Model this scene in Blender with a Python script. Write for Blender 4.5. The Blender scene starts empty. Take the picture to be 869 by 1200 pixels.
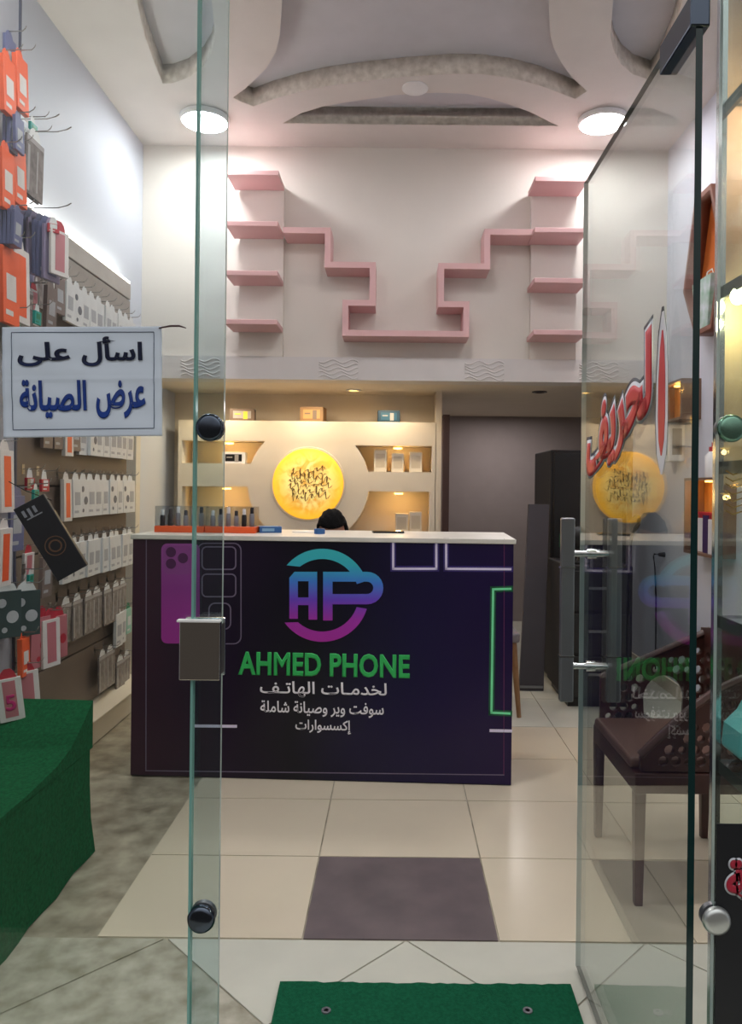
import bpy, bmesh, math, random
from mathutils import Vector, Matrix
random.seed(7)
SC = bpy.context.scene
C = SC.collection
PI = math.pi
F = 870.0; CX = 462.0; CY = 570.0; H = 1.33; ROLL = math.radians(0.6)
cr, sr = math.cos(ROLL), math.sin(ROLL)
def XZ(px, py):
    dx = px - CX; dy = CY - py
    return dx * cr - dy * sr, dx * sr + dy * cr
def P(px, py, D):
    X, Z = XZ(px, py)
    return (X / F * D, D, H + Z / F * D)
def onz(px, py, z):
    X, Z = XZ(px, py)
    D = (z - H) * F / Z
    return (X / F * D, D)

# ------------------------------------------------------------------ materials
def lin(c):
    def f(v):
        v = v / 255.0
        return v / 12.92 if v <= 0.04045 else ((v + 0.055) / 1.055) ** 2.4
    return (f(c[0]), f(c[1]), f(c[2]), 1.0)
MATS = {}
def mat(name, col, rough=0.6, metal=0.0, var=0.06, scale=8.0, bump=0.0, bscale=60.0, spec=0.5, emit=None, es=0.0, alpha=1.0, col2=None, trans=0.0):
    if name in MATS: return MATS[name]
    m = bpy.data.materials.new(name); m.use_nodes = True
    nt = m.node_tree; b = nt.nodes['Principled BSDF']
    b.inputs['Roughness'].default_value = rough
    b.inputs['Metallic'].default_value = metal
    b.inputs['Specular IOR Level'].default_value = spec
    b.inputs['Alpha'].default_value = alpha
    b.inputs['Transmission Weight'].default_value = trans
    tc = nt.nodes.new('ShaderNodeTexCoord')
    n = nt.nodes.new('ShaderNodeTexNoise'); n.inputs['Scale'].default_value = scale; n.inputs['Detail'].default_value = 5
    nt.links.new(tc.outputs['Object'], n.inputs['Vector'])
    r = nt.nodes.new('ShaderNodeValToRGB')
    c = lin(col)
    c2 = lin(col2) if col2 else None
    r.color_ramp.elements[0].position = 0.3; r.color_ramp.elements[1].position = 0.7
    r.color_ramp.elements[0].color = c2 if c2 else tuple(v * (1 - var) for v in c[:3]) + (1,)
    r.color_ramp.elements[1].color = c if c2 else tuple(min(1, v * (1 + var)) for v in c[:3]) + (1,)
    nt.links.new(n.outputs['Fac'], r.inputs['Fac'])
    nt.links.new(r.outputs['Color'], b.inputs['Base Color'])
    if bump:
        n2 = nt.nodes.new('ShaderNodeTexNoise'); n2.inputs['Scale'].default_value = bscale; n2.inputs['Detail'].default_value = 3
        nt.links.new(tc.outputs['Object'], n2.inputs['Vector'])
        bp = nt.nodes.new('ShaderNodeBump'); bp.inputs['Strength'].default_value = bump; bp.inputs['Distance'].default_value = 0.01
        nt.links.new(n2.outputs['Fac'], bp.inputs['Height']); nt.links.new(bp.outputs['Normal'], b.inputs['Normal'])
    if emit:
        b.inputs['Emission Color'].default_value = lin(emit); b.inputs['Emission Strength'].default_value = es
    MATS[name] = m
    return m

def glass_mat(name, tint=(0.93, 0.965, 0.95), refl=1.0, f0=0.04, rough=0.0):
    """thin pane: Schlick mix of clear transmission and mirror reflection"""
    m = bpy.data.materials.new(name); m.use_nodes = True
    nt = m.node_tree; nt.nodes.remove(nt.nodes['Principled BSDF']); out = nt.nodes['Material Output']
    geo = nt.nodes.new('ShaderNodeNewGeometry')
    dot = nt.nodes.new('ShaderNodeVectorMath'); dot.operation = 'DOT_PRODUCT'
    nt.links.new(geo.outputs['Incoming'], dot.inputs[0]); nt.links.new(geo.outputs['Normal'], dot.inputs[1])
    def M(op, a, b):
        n = nt.nodes.new('ShaderNodeMath'); n.operation = op
        for i, v in enumerate((a, b)):
            if v is None: continue
            if isinstance(v, (int, float)): n.inputs[i].default_value = v
            else: nt.links.new(v, n.inputs[i])
        return n.outputs[0]
    ab = M('ABSOLUTE', dot.outputs['Value'], None)
    p5 = M('POWER', M('SUBTRACT', 1.0, ab), 5.0)
    fac = M('MULTIPLY', M('ADD', M('MULTIPLY', p5, 1 - f0), f0), refl)
    tr = nt.nodes.new('ShaderNodeBsdfTransparent'); tr.inputs[0].default_value = tint + (1,)
    gl = nt.nodes.new('ShaderNodeBsdfGlossy'); gl.inputs['Roughness'].default_value = rough
    mx = nt.nodes.new('ShaderNodeMixShader')
    nt.links.new(fac, mx.inputs[0]); nt.links.new(tr.outputs[0], mx.inputs[1]); nt.links.new(gl.outputs[0], mx.inputs[2])
    nt.links.new(mx.outputs[0], out.inputs['Surface'])
    MATS[name] = m
    return m

def ramp_mat(name, axis, stops, rough=0.45, emit=0.0, spec=0.3):
    """printed colour gradient along an object axis (a printed pattern on the poster)"""
    m = bpy.data.materials.new(name); m.use_nodes = True
    nt = m.node_tree; b = nt.nodes['Principled BSDF']; b.inputs['Roughness'].default_value = rough
    b.inputs['Specular IOR Level'].default_value = spec
    tc = nt.nodes.new('ShaderNodeTexCoord'); sp = nt.nodes.new('ShaderNodeSeparateXYZ')
    nt.links.new(tc.outputs['Object'], sp.inputs[0])
    lo, hi = stops[0][0], stops[-1][0]
    mr = nt.nodes.new('ShaderNodeMapRange'); mr.inputs[1].default_value = lo; mr.inputs[2].default_value = hi
    nt.links.new(sp.outputs['XYZ'.index(axis)], mr.inputs[0])
    r = nt.nodes.new('ShaderNodeValToRGB')
    while len(r.color_ramp.elements) < len(stops): r.color_ramp.elements.new(0.5)
    for e, (p, c) in zip(r.color_ramp.elements, stops): pass
    for i, (p, c) in enumerate(stops):
        r.color_ramp.elements[i].position = (p - lo) / (hi - lo)
    for i, (p, c) in enumerate(stops):
        r.color_ramp.elements[i].color = lin(c)
    nt.links.new(mr.outputs[0], r.inputs[0]); nt.links.new(r.outputs[0], b.inputs['Base Color'])
    MATS[name] = m
    return m

# ------------------------------------------------------------------ mesh builder
class MB:
    def __init__(s): s.bm = bmesh.new(); s.mi = 0
    def m(s, i): s.mi = i; return s
    def _face(s, vs):
        try:
            f = s.bm.faces.new(vs); f.material_index = s.mi; return f
        except ValueError: return None
    def box(s, x0, x1, y0, y1, z0, z1, M=None):
        vs = [s.bm.verts.new(Vector((x, y, z)) if M is None else M @ Vector((x, y, z))) for x in (x0, x1) for y in (y0, y1) for z in (z0, z1)]
        for q in ((0,1,3,2),(4,6,7,5),(0,4,5,1),(2,3,7,6),(0,2,6,4),(1,5,7,3)): s._face([vs[i] for i in q])
        return s
    def hexa(s, pts):
        """8 corners: bottom 4 ccw, top 4 ccw"""
        vs = [s.bm.verts.new(p) for p in pts]
        for q in ((3,2,1,0),(4,5,6,7),(0,1,5,4),(1,2,6,5),(2,3,7,6),(3,0,4,7)): s._face([vs[i] for i in q])
        return s
    def prism(s, poly, f0, f1):
        """poly list of 2d; f0,f1 map 2d -> 3d for the two ends"""
        a = [s.bm.verts.new(f0(*p)) for p in poly]; b = [s.bm.verts.new(f1(*p)) for p in poly]
        s._face(a[::-1]); s._face(b); n = len(poly)
        for i in range(n): s._face([a[i], a[(i+1) % n], b[(i+1) % n], b[i]])
        return s
    def lathe(s, prof, c=(0,0,0), n=24, M=None):
        """prof: list of (r,z)"""
        c = Vector(c); rings = []
        for r, z in prof:
            if r < 1e-6:
                p = Vector((0,0,z)); p = (M @ p if M else p) + c
                rings.append([s.bm.verts.new(p)])
            else:
                ring = []
                for k in range(n):
                    p = Vector((r*math.cos(2*PI*k/n), r*math.sin(2*PI*k/n), z)); p = (M @ p if M else p) + c
                    ring.append(s.bm.verts.new(p))
                rings.append(ring)
        for a, b in zip(rings, rings[1:]):
            for k in range(n):
                k2 = (k+1) % n
                if len(a) == 1 and len(b) == 1: continue
                if len(a) == 1: s._face([a[0], b[k2], b[k]])
                elif len(b) == 1: s._face([a[k], a[k2], b[0]])
                else: s._face([a[k], a[k2], b[k2], b[k]])
        if len(rings[0]) > 1: s._face(rings[0][::-1])
        if len(rings[-1]) > 1: s._face(rings[-1])
        return s
    def cyl(s, p0, p1, r, n=16, r2=None):
        p0 = Vector(p0); p1 = Vector(p1); d = p1 - p0
        M = d.to_track_quat('Z', 'Y').to_matrix()
        return s.lathe([(r, 0), (r if r2 is None else r2, d.length)], p0, n, M)
    def tube(s, pts, r, n=8):
        pts = [Vector(p) for p in pts]; rings = []
        for i, p in enumerate(pts):
            t = (pts[min(i+1, len(pts)-1)] - pts[max(i-1, 0)]).normalized()
            q = t.to_track_quat('Z', 'Y').to_matrix()
            rr = r[i] if isinstance(r, (list, tuple)) else r
            rings.append([s.bm.verts.new(p + q @ Vector((rr*math.cos(2*PI*k/n), rr*math.sin(2*PI*k/n), 0))) for k in range(n)])
        for a, b in zip(rings, rings[1:]):
            # align
            best = min(range(n), key=lambda o: (a[0].co - b[o].co).length)
            b = b[best:] + b[:best]; 
            for k in range(n): s._face([a[k], a[(k+1)%n], b[(k+1)%n], b[k]])
        s._face(rings[0][::-1]); s._face(rings[-1])
        return s
    def ell(s, c, rx, ry, rz, n=16, m=10, M=None):
        prof = [(math.sin(PI*i/m), -math.cos(PI*i/m)) for i in range(m+1)]
        S = Matrix.Diagonal((rx, ry, rz)); S = (M.to_3x3() @ S) if M else S
        return s.lathe([(max(0, r) if 0 < i < m else 0, z) for i, (r, z) in enumerate(prof)], c, n, S)
    def build(s, name, mats, parent=None, smooth=False, bevel=0, world=True, seg=2):
        if not isinstance(mats, (list, tuple)): mats = [mats]
        bmesh.ops.recalc_face_normals(s.bm, faces=s.bm.faces)
        me = bpy.data.meshes.new(name)
        if parent is not None and world:
            inv = parent_world(parent).inverted()
            bmesh.ops.transform(s.bm, matrix=inv, verts=s.bm.verts)
        if smooth:
            for f in s.bm.faces: f.smooth = True
        s.bm.to_mesh(me); s.bm.free()
        for m in mats: me.materials.append(m)
        return link(name, me, parent, bevel, smooth, seg)
def parent_world(o):
    M = Matrix.Identity(4)
    while o is not None:
        M = (Matrix.Translation(o.location) @ o.rotation_euler.to_matrix().to_4x4()) @ M
        o = o.parent
    return M
def link(name, me, parent=None, bevel=0, smooth=False, seg=2):
    o = bpy.data.objects.new(name, me); C.objects.link(o)
    if parent is not None: o.parent = parent
    if bevel:
        b = o.modifiers.new('bevel', 'BEVEL'); b.width = bevel; b.segments = seg; b.limit_method = 'ANGLE'; b.angle_limit = math.radians(40)
    if smooth:
        try: me.set_sharp_from_angle(angle=math.radians(45))
        except Exception: pass
    return o
def thing(name, label, cat, loc=(0,0,0), rz=0.0, group=None):
    o = bpy.data.objects.new(name, None); C.objects.link(o); o.empty_display_size = 0.05
    o.location = loc; o.rotation_euler = (0, 0, rz)
    return tag(o, label, cat, group)
def tag(o, label, cat, group=None, kind=None):
    if label: o['label'] = label
    if cat: o['category'] = cat
    if group: o['group'] = group
    if kind: o['kind'] = kind
    return o
def struct(o, label=None, cat=None):
    o['kind'] = 'structure'
    if label: o['label'] = label
    if cat: o['category'] = cat
    return o
def copy_tree(o, parent=None):
    c = o.copy(); C.objects.link(c)
    if parent: c.parent = parent
    for ch in list(o.children): copy_tree(ch, c)
    return c

def fill2d(loops, depth, fmap, name, mats, parent=None, res=1, side_index=None):
    """2d loops (first outer, others holes) filled and extruded by depth; fmap(x,y,w) -> 3d, w in 0..depth"""
    cu = bpy.data.curves.new('fill', 'CURVE'); cu.dimensions = '2D'; cu.fill_mode = 'BOTH'; cu.extrude = depth / 2
    for lp in loops:
        sp = cu.splines.new('POLY'); sp.points.add(len(lp) - 1); sp.use_cyclic_u = True
        for q, p in zip(sp.points, lp): q.co = (p[0], p[1], 0, 1)
    ob = bpy.data.objects.new('fill', cu); C.objects.link(ob)
    bpy.context.view_layer.update()
    me = bpy.data.meshes.new_from_object(ob)
    bpy.data.objects.remove(ob); bpy.data.curves.remove(cu)
    me.materials.clear()
    if side_index is not None:
        for p in me.polygons: p.material_index = side_index if abs(p.normal.z) < 0.5 else 0
    else:
        for p in me.polygons: p.material_index = 0
    inv = parent_world(parent).inverted() if parent else Matrix.Identity(4)
    for v in me.vertices: v.co = inv @ Vector(fmap(v.co.x, v.co.y, v.co.z + depth / 2))
    bm = bmesh.new(); bm.from_mesh(me)
    bmesh.ops.remove_doubles(bm, verts=bm.verts, dist=1e-5)
    bmesh.ops.recalc_face_normals(bm, faces=bm.faces); bm.to_mesh(me); bm.free()
    me.name = name
    for m in (mats if isinstance(mats, (list, tuple)) else [mats]): me.materials.append(m)
    return link(name, me, parent)
def arc(cx, cy, r, a0, a1, n=16, ry=None):
    ry = r if ry is None else ry
    return [(cx + r*math.cos(math.radians(a0 + (a1-a0)*i/n)), cy + ry*math.sin(math.radians(a0 + (a1-a0)*i/n))) for i in range(n+1)]
def rrect(x0, x1, y0, y1, r, n=5):
    return arc(x1-r, y1-r, r, 0, 90, n) + arc(x0+r, y1-r, r, 90, 180, n) + arc(x0+r, y0+r, r, 180, 270, n) + arc(x1-r, y0+r, r, 270, 360, n)
def circ(cx, cy, r, n=24, ry=None): return arc(cx, cy, r, 0, 360 - 360.0/n, n-1, ry)

# ------------------------------------------------------------------ writing
AT = {'ا':0xFE8D,'أ':0xFE83,'إ':0xFE87,'ة':0xFE93,'ى':0xFEEF,'و':0xFEED,'ر':0xFEAD,'د':0xFEA9}
AD = {'ب':0xFE8F,'ت':0xFE95,'ح':0xFEA1,'خ':0xFEA5,'س':0xFEB1,'ش':0xFEB5,'ص':0xFEB9,'ض':0xFEBD,'ع':0xFEC9,'ف':0xFED1,'ك':0xFED9,'ل':0xFEDD,'م':0xFEE1,'ن':0xFEE5,'ه':0xFEE9,'ي':0xFEF1}
def shape_text(s):
    out = []
    for i, c in enumerate(s):
        if c not in AT and c not in AD: out.append(c); continue
        pj = i > 0 and (s[i-1] in AD or s[i-1] == 'ـ')
        nj = c in AD and i+1 < len(s) and (s[i+1] in AD or s[i+1] in AT or s[i+1] == 'ـ')
        out.append(chr(AT[c] + (1 if pj else 0)) if c in AT else chr(AD[c] + (3 if pj and nj else 2 if nj else 1 if pj else 0)))
    return ''.join(reversed(out))
def writing(text, name, m, fmap, w, h, bold=0.02, grow=0.0, arabic=True, parent=None, lift=0.0):
    """text fitted in a box w x h, centred on 0,0; fmap(u,v,w) -> 3d"""
    cu = bpy.data.curves.new('txt', 'FONT'); cu.body = shape_text(text) if arabic else text
    cu.size = 1; cu.resolution_u = 3; cu.bevel_depth = bold; cu.bevel_resolution = 0
    if not arabic: cu.space_character = 1.04
    ob = bpy.data.objects.new('txt', cu); C.objects.link(ob); bpy.context.view_layer.update()
    me = bpy.data.meshes.new_from_object(ob)
    bpy.data.objects.remove(ob); bpy.data.curves.remove(cu)
    xs = [v.co.x for v in me.vertices]; ys = [v.co.y for v in me.vertices]; b0 = bold - grow
    x0, x1, y0, y1 = min(xs)+grow, max(xs)-grow, min(ys)+grow, max(ys)-grow
    inv = parent_world(parent).inverted() if parent else Matrix.Identity(4)
    for v in me.vertices:
        u = ((v.co.x - x0) / (x1 - x0) - 0.5) * w; q = ((v.co.y - y0) / (y1 - y0) - 0.5) * h
        v.co = inv @ Vector(fmap(u, q, lift + (0.0004 if v.co.z > -1e-6 else 0.0)))
    me.materials.clear(); me.materials.append(m); me.name = name
    for p in me.polygons: p.material_index = 0
    return link(name, me, parent)

# ------------------------------------------------------------------ palette
M_wall = mat('wall_paint', (224, 218, 210), 0.7, var=0.02, scale=3, bump=0.05, bscale=40)
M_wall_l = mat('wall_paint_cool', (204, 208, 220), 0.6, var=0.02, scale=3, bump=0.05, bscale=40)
M_cream = mat('cream_paint', (226, 214, 194), 0.65, var=0.02)
M_ceil = mat('ceiling_plaster', (214, 208, 203), 0.8, var=0.03, scale=5, bump=0.05, bscale=50)
M_ceil_side = mat('rough_plaster_edge', (240, 232, 222), 0.9, col2=(206, 196, 184), scale=26, bump=0.12, bscale=60)
M_ceil_deep = mat('recess_shade_tint', (196, 195, 200), 0.8, var=0.03)  # recess tops coloured darker and bluer to carry their shade
M_pink = mat('pink_shelf_paint', (214, 172, 172), 0.55, var=0.04, scale=4)
M_band = mat('relief_plaster', (216, 212, 210), 0.55, var=0.02)
M_cem = mat('stained_cement', (184, 176, 156), 0.28, col2=(122, 113, 96), scale=11, bump=0.12, bscale=14)
M_dirty = mat('dirty_marble', (190, 186, 170), 0.3, col2=(136, 132, 112), scale=15, bump=0.06, bscale=20)
M_tile = mat('cream_floor_tile', (212, 200, 178), 0.22, var=0.04, scale=2)
M_marb = mat('white_marble_tile', (202, 201, 188), 0.25, var=0.05, scale=5)
M_slate = mat('grey_floor_tile', (116, 104, 105), 0.3, col2=(98, 88, 90), scale=7)
M_grout = mat('grout', (120, 112, 98), 0.9, col2=(90, 84, 72), scale=12)
M_turf = mat('green_turf', (22, 108, 66), 0.95, col2=(12, 84, 48), scale=90, bump=0.8, bscale=420, spec=0.15)
M_turf2 = mat('green_mat', (24, 104, 72), 0.95, col2=(14, 84, 56), scale=120, bump=0.7, bscale=420, spec=0.15)
M_chrome = mat('chrome', (215, 218, 222), 0.12, 1.0, var=0.01)
M_steel = mat('brushed_steel', (140, 142, 148), 0.3, 0.75, var=0.03, scale=30)
M_dsteel = mat('dark_chrome', (80, 88, 100), 0.16, 1.0, var=0.02)
M_gedge = mat('glass_edge_teal_lit', (118, 168, 160), 0.15, var=0.05, scale=3)  # lit look of the left pane edge is put into this colour
M_gedge_dark = mat('glass_edge_shaded', (10, 44, 44), 0.1, var=0.1, scale=3)  # unlit look of the door rim is put into this colour
M_gedge_pale = mat('glass_edge_pale', (180, 196, 192), 0.15, var=0.05)
M_glass = glass_mat('clear_glass')
M_glass_door = glass_mat('door_glass', (0.90, 0.935, 0.92), 1.15)
M_glass_strip = glass_mat('strip_glass', (0.80, 0.88, 0.89), 1.6)
M_black = mat('black_plastic', (20, 20, 22), 0.35)
M_blackm = mat('black_matt', (24, 22, 26), 0.7)
M_white = mat('white_plastic', (228, 228, 228), 0.4)
M_slath = mat('slatwall_header', (150, 140, 134), 0.5)
M_slat = mat('slatwall_board', (112, 97, 88), 0.5, var=0.06, scale=2)
M_slat_d = mat('slatwall_groove', (60, 52, 50), 0.6)
M_wood = mat('dark_red_wood', (74, 40, 34), 0.35, col2=(52, 28, 26), scale=14)
M_lwood = mat('light_wood', (150, 112, 76), 0.45, col2=(126, 90, 58), scale=16)
M_door_brown = mat('brown_post', (66, 44, 40), 0.5)
M_mauve = mat('mauve_wall', (148, 138, 136), 0.8, var=0.03)
M_steelwire = mat('hook_wire', (168, 164, 162), 0.3, 0.9)
M_warm = mat('led_warm', (255, 200, 90), 0.5, emit=(255, 200, 100), es=4)
M_led = mat('led_strip', (255, 250, 240), 0.5, emit=(255, 246, 232), es=7)
M_lampw = mat('lamp_diffuser', (255, 255, 255), 0.5, emit=(252, 250, 252), es=44)
M_lampn = mat('lamp_diffuser_near', (255, 255, 255), 0.5, emit=(252, 250, 250), es=52)
M_lampf = mat('lamp_rim', (235, 235, 235), 0.4)

# ================================================================== SETTING
XL, XR = -1.715, 1.82
ZC = 3.61; ZS = 2.038          # main ceiling, soffit
DF = 1.25; DW = 5.0; DN = 5.78; DB = 7.4
struct(MB().box(XL-0.12, XL, 0.3, DN+0.1, 0, ZC+0.25).build('wall_left', M_wall_l))
wr = MB(); wr.box(XR, XR+0.12, 0.3, DW, 0, ZC+0.25); wr.box(XR, XR+0.12, DW, 5.68, 0, ZS)
struct(wr.build('wall_right', M_wall_l))
struct(MB().box(XL, XR, DW, DW+0.14, ZS, ZC+0.25).build('wall_back', M_wall))
struct(MB().box(XL, 0.33, DN, DN+0.1, 0, ZS).build('wall_niche', M_cream))
# dark room behind the opening
struct(MB().box(0.30, 2.9, DB, DB+0.1, 0, ZS+0.1).box(2.8, 2.9, 5.68, DB, 0, ZS+0.1).box(0.30, 0.36, DN+0.1, DB, 0, ZS+0.1).box(XR+0.12, 2.9, 5.6, 5.68, 0, ZS+0.1).build('wall_rear_room', M_mauve))
struct(MB().box(XL, 2.9, DW+0.14, DB+0.1, ZS, ZS+0.12).build('ceiling', [M_cream]))
# header above the glass front (out of the frame)
struct(MB().box(XL, XR, DF-0.05, DF+0.1, 2.62, ZC+0.25).build('wall_front', M_wall))

# --- moulded main ceiling
def cpt(px, py): return onz(px, py, ZC)
rec1 = [(330,-30),(330,8),(327.5,42),(323,61),(312,80),(300,92),(287,104),(272.8,114.3),(284,120),(297,124.6),(321,116),(353,107),(385,100.4),(430,94.6),(480,89.6),(530,86.4),(563,86.8),(597,91),(630,99.4),(657,109.4),(673.6,116),(687.6,106.7),(670,91),(657,72.7),(648.5,56),(644.5,42),(643,8),(643,-30)]
rec2 = [(330.7,144.6),(353,132.6),(379,124.6),(411,119),(440,115),(463,111.5),(490,109.5),(513,108.7),(547,110),(573.5,115.4),(597,122.7),(620,131),(654,147.8)]
rec3 = [(160,0),(169.7,42.4),(179,68),(190.6,98),(202,97.5),(221,91),(238,78),(248,62),(252,42),(248,0)]
rec4 = [(718,0),(715,44),(719,60),(727,75),(741,87),(762,94),(769,85),(785,50),(800,0)]
loops = [[(XL,0.3),(XR,0.3),(XR,DW),(XL,DW)]] + [[cpt(*p) for p in r] for r in (rec1, rec2, rec3, rec4)]
ce = fill2d(loops, 0.11, lambda x, y, w: (x, y, ZC + w), 'ceiling', [M_ceil, M_ceil_side], side_index=1)
struct(ce)
struct(MB().box(XL, XR, 0.3, DW, ZC+0.11, ZC+0.2).build('ceiling', M_ceil_deep))
# little blank cover on the ceiling ring
cx_, cy_ = cpt(486, 103)
tag(MB().lathe([(0.075,0),(0.075,-0.006),(0.06,-0.012),(0,-0.012)], (cx_, cy_, ZC), 28).build('ceiling_cover', M_white, smooth=True), 'small white round cover plate on the curved ceiling ring', 'cover')

# --- floor with its tile zones in one mesh
fl = MB()
fl.m(0).box(XL-0.1, 2.9, 0.3, DB+0.1, -0.1, -0.004)
def clip(poly, f):
    out = []
    for i in range(len(poly)):
        a, b = poly[i], poly[(i+1) % len(poly)]; fa, fb = f(a), f(b)
        if fa >= 0: out.append(a)
        if (fa >= 0) != (fb >= 0):
            t = fa / (fa - fb); out.append((a[0]+(b[0]-a[0])*t, a[1]+(b[1]-a[1])*t))
    return out
def tile(poly, mi, h=0.0):
    if len(poly) < 3: return
    fl.m(mi).prism(poly, lambda x, y: (x, y, -0.004), lambda x, y: (x, y, h))
g = 0.0025
xt = [-0.86 + 0.0, -0.256, 0.321, 0.90, 1.48, XR]
yt = [2.178, 2.664, 3.15, 3.64, 4.13]
for i in range(len(xt)-1):
    for j in range(len(yt)-1):
        x0, x1, y0, y1 = xt[i]+g, xt[i+1]-g, yt[j]+g, yt[j+1]-g
        mi = 3 if (i == 1 and j == 0) else 1
        tile([(x0,y0),(x1,y0),(x1,y1),(x0,y1)], mi)
# marble beyond
for i in range(4):
    for j in range(6):
        x0 = -0.3 + i*0.6; y0 = 4.13 + j*0.55
        tile([(x0+g,y0+g),(x0+0.6-g,y0+g),(x0+0.6-g,y0+0.55-g),(x0+g,y0+0.55-g)], 2)
# diagonal marble in front
hd = 0.3515
for i in range(-4, 7):
    for j in range(0, 8):
        cx = -0.303 + (i + (0.5 if j % 2 else 0)) * 2 * hd; cy = 2.175 - j * hd
        r = hd - 0.004
        po = clip([(cx-r,cy),(cx,cy-r),(cx+r,cy),(cx,cy+r)], lambda p: 2.172 - p[1])
        po = clip(po, lambda p: p[1] - 0.35) if po else po
        po = clip(po, lambda p: XR - p[0]) if po else po
        po = clip(po, lambda p: p[0] - XL) if po else po
        if po: tile(po, 2 if cx > -0.45 else 4)
struct(fl.build('floor', [M_cem, M_tile, M_marb, M_slate, M_dirty]))

# --- relief band along the beam
bb = MB(); bz0, bz1 = ZS, 2.19
bb.box(XL, XR, 4.965, DW, bz0, bz1)
for cxp in (233, 395, 566, 700, 300+500):
    xc = (cxp - CX) / F * 4.96
    for row in range(5):
        zc = bz0 + 0.02 + row * 0.026
        pts = [(xc - 0.13 + k*0.013, 4.964, zc + 0.012*math.sin((k+row*1.4) * 0.62)) for k in range(21)]
        bb.tube(pts, 0.006, 6)
struct(bb.build('trim_1', M_band))
# raised panels behind the shelf stacks
struct(MB().box(-1.05, -0.757, 4.96, DW, 2.19, 3.33).build('trim_2', M_wall))
struct(MB().box(0.895, 1.20, 4.96, DW, 2.19, 3.31).build('trim_3', M_wall))
# baseboards / plinth
struct(MB().box(XL, -1.515, 2.95, 4.75, 0, 0.112).box(XL, -1.505, 2.95, 4.75, 0.112, 0.125).build('baseboard_left', M_cream, bevel=0.004))
struct(MB().box(XR-0.015, XR, 1.3, 5.68, 0, 0.09).build('baseboard_right', M_cream))
# white corner strip at the far end of the slatwall, brown post at the dark opening
x0 = P(152, 600, 4.75)[0]
struct(MB().box(XL, x0+0.055, 4.70, 4.78, 0.0, 2.03).build('trim_4', M_cream, bevel=0.004))
struct(MB().box(0.30, 0.345, 5.50, DN, 0, ZS).build('trim_5', M_cream))
struct(MB().box(0.352, 0.40, 5.44, 5.52, 0, 1.86).build('trim_6', M_door_brown))

# ================================================================== PINK SHELVES
def wall_shelf(x0, x1, z, where, n):
    o = MB().box(x0, x1, 4.715, 4.965, z-0.032, z).build('wall_shelf', M_pink, bevel=0.003)
    return tag(o, where, 'shelf', 'short pink shelves stacked on the upper wall')
nm = ['top', 'second from the top', 'third from the top', 'lowest']
for i, z in enumerate((3.33, 3.006, 2.692, 2.382)):
    wall_shelf(-1.088, -0.757, z, 'short pink wall shelf, %s in the left-hand stack of four' % nm[i], i)
for i, z in enumerate((3.31, 2.985, 2.665, 2.335)):
    wall_shelf(0.872, 1.207, z, 'short pink wall shelf, %s in the right-hand stack of four' % nm[i], i)
DZ = 4.79
def pbox(mb, px0, px1, py0, py1, D0, D1):
    ya = (py0+py1)/2; xa = (px0+px1)/2
    a = P(px0, ya, D0)[0]; b = P(px1, ya, D0)[0]; t = P(xa, py0, D0)[2]; u = P(xa, py1, D0)[2]
    mb.box(a, b, D0, D1, u, t)
zz = MB()
def W2(px, py):
    p = P(px, py, DZ); return [p[0], p[2]]
nodes = [W2(331,269.5), W2(384,269.5), W2(384,310), W2(436.5,310), W2(436.5,355), W2(404.5,355), W2(404.5,390), W2(546,390), W2(546,356.5), W2(516.5,356.5), W2(516.5,311.5), W2(570.5,311.5), W2(570.5,271.5), W2(628,271.5)]
for a, b in zip(nodes, nodes[1:]):
    if nodes.index(a) % 2 == 0: b[1] = a[1]
    else: b[0] = a[0]
ht = 0.019
for k, (a, b) in enumerate(zip(nodes, nodes[1:])):
    if k % 2 == 0:
        lo, hi = sorted((a[0], b[0])); el = 0 if k == 0 else ht; eh = 0 if k == len(nodes)-2 else ht
        zz.box(lo-el, hi+eh, DZ, 4.999, a[1]-ht, a[1]+ht)
    else:
        lo, hi = sorted((a[1], b[1])); zz.box(a[0]-ht, a[0]+ht, DZ, 4.999, lo+ht, hi-ht)
tag(zz.build('stepped_wall_shelf', M_pink), 'pink zigzag wall shelf stepping down to a wide bottom ledge, between the shelf stacks', 'shelf')

# ================================================================== NICHE UNIT WITH GLOWING DISC
DU = 5.5
def up(px, py):
    p = P(px, py, DU); return (p[0], p[2])
ux0, uz1 = up(209, 492); ux1, _ = up(511, 492)
mcx, mcz = up(361, 567); mr = 0.262; MRr = 0.449
def circ_x(side, z):
    d = MRr**2 - (z - mcz)**2
    return mcx + side * math.sqrt(max(d, 0.0001))
def niche(side, xo, ztop, zbot):
    pts = [(xo, zbot), (xo, ztop)]
    for i in range(9):
        z = ztop + (zbot - ztop) * i / 8; pts.append((circ_x(side, z), z))
    return pts
nl1 = niche(-1, up(213,530)[0], up(260,516)[1], up(260,543)[1])
nl2 = niche(-1, up(213,590)[0], up(260,570)[1], 0.98)
nr1 = niche(1, up(506,535)[0], up(460,522)[1], up(460,553)[1])
nr2 = niche(1, up(503,590)[0], up(460,576)[1], 0.98)
unit = thing('niche_cabinet', 'cream plasterboard display unit with lit niches around a glowing disc, behind the counter', 'cabinet', (mcx, DU, 0))
fill2d([[(ux0,0),(ux1,0),(ux1,uz1),(ux0,uz1)], nl1, nl2, nr1, nr2], DN-DU-0.005, lambda x, y, w: (x, DU + w, y), 'body', M_cream, unit)
# ring moulding around the disc
ringm = MB().lathe([(mr+0.001,0.0),(mr+0.001,0.008),(mr+0.012,0.008),(mr+0.014,0.0)], (0,0,0), 56, Matrix.Rotation(PI/2, 3, 'X'))
for v in ringm.bm.verts: v.co += Vector((mcx, DU-0.001, mcz))
ringm.build('disc_surround', M_cream, unit, smooth=True)
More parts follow.
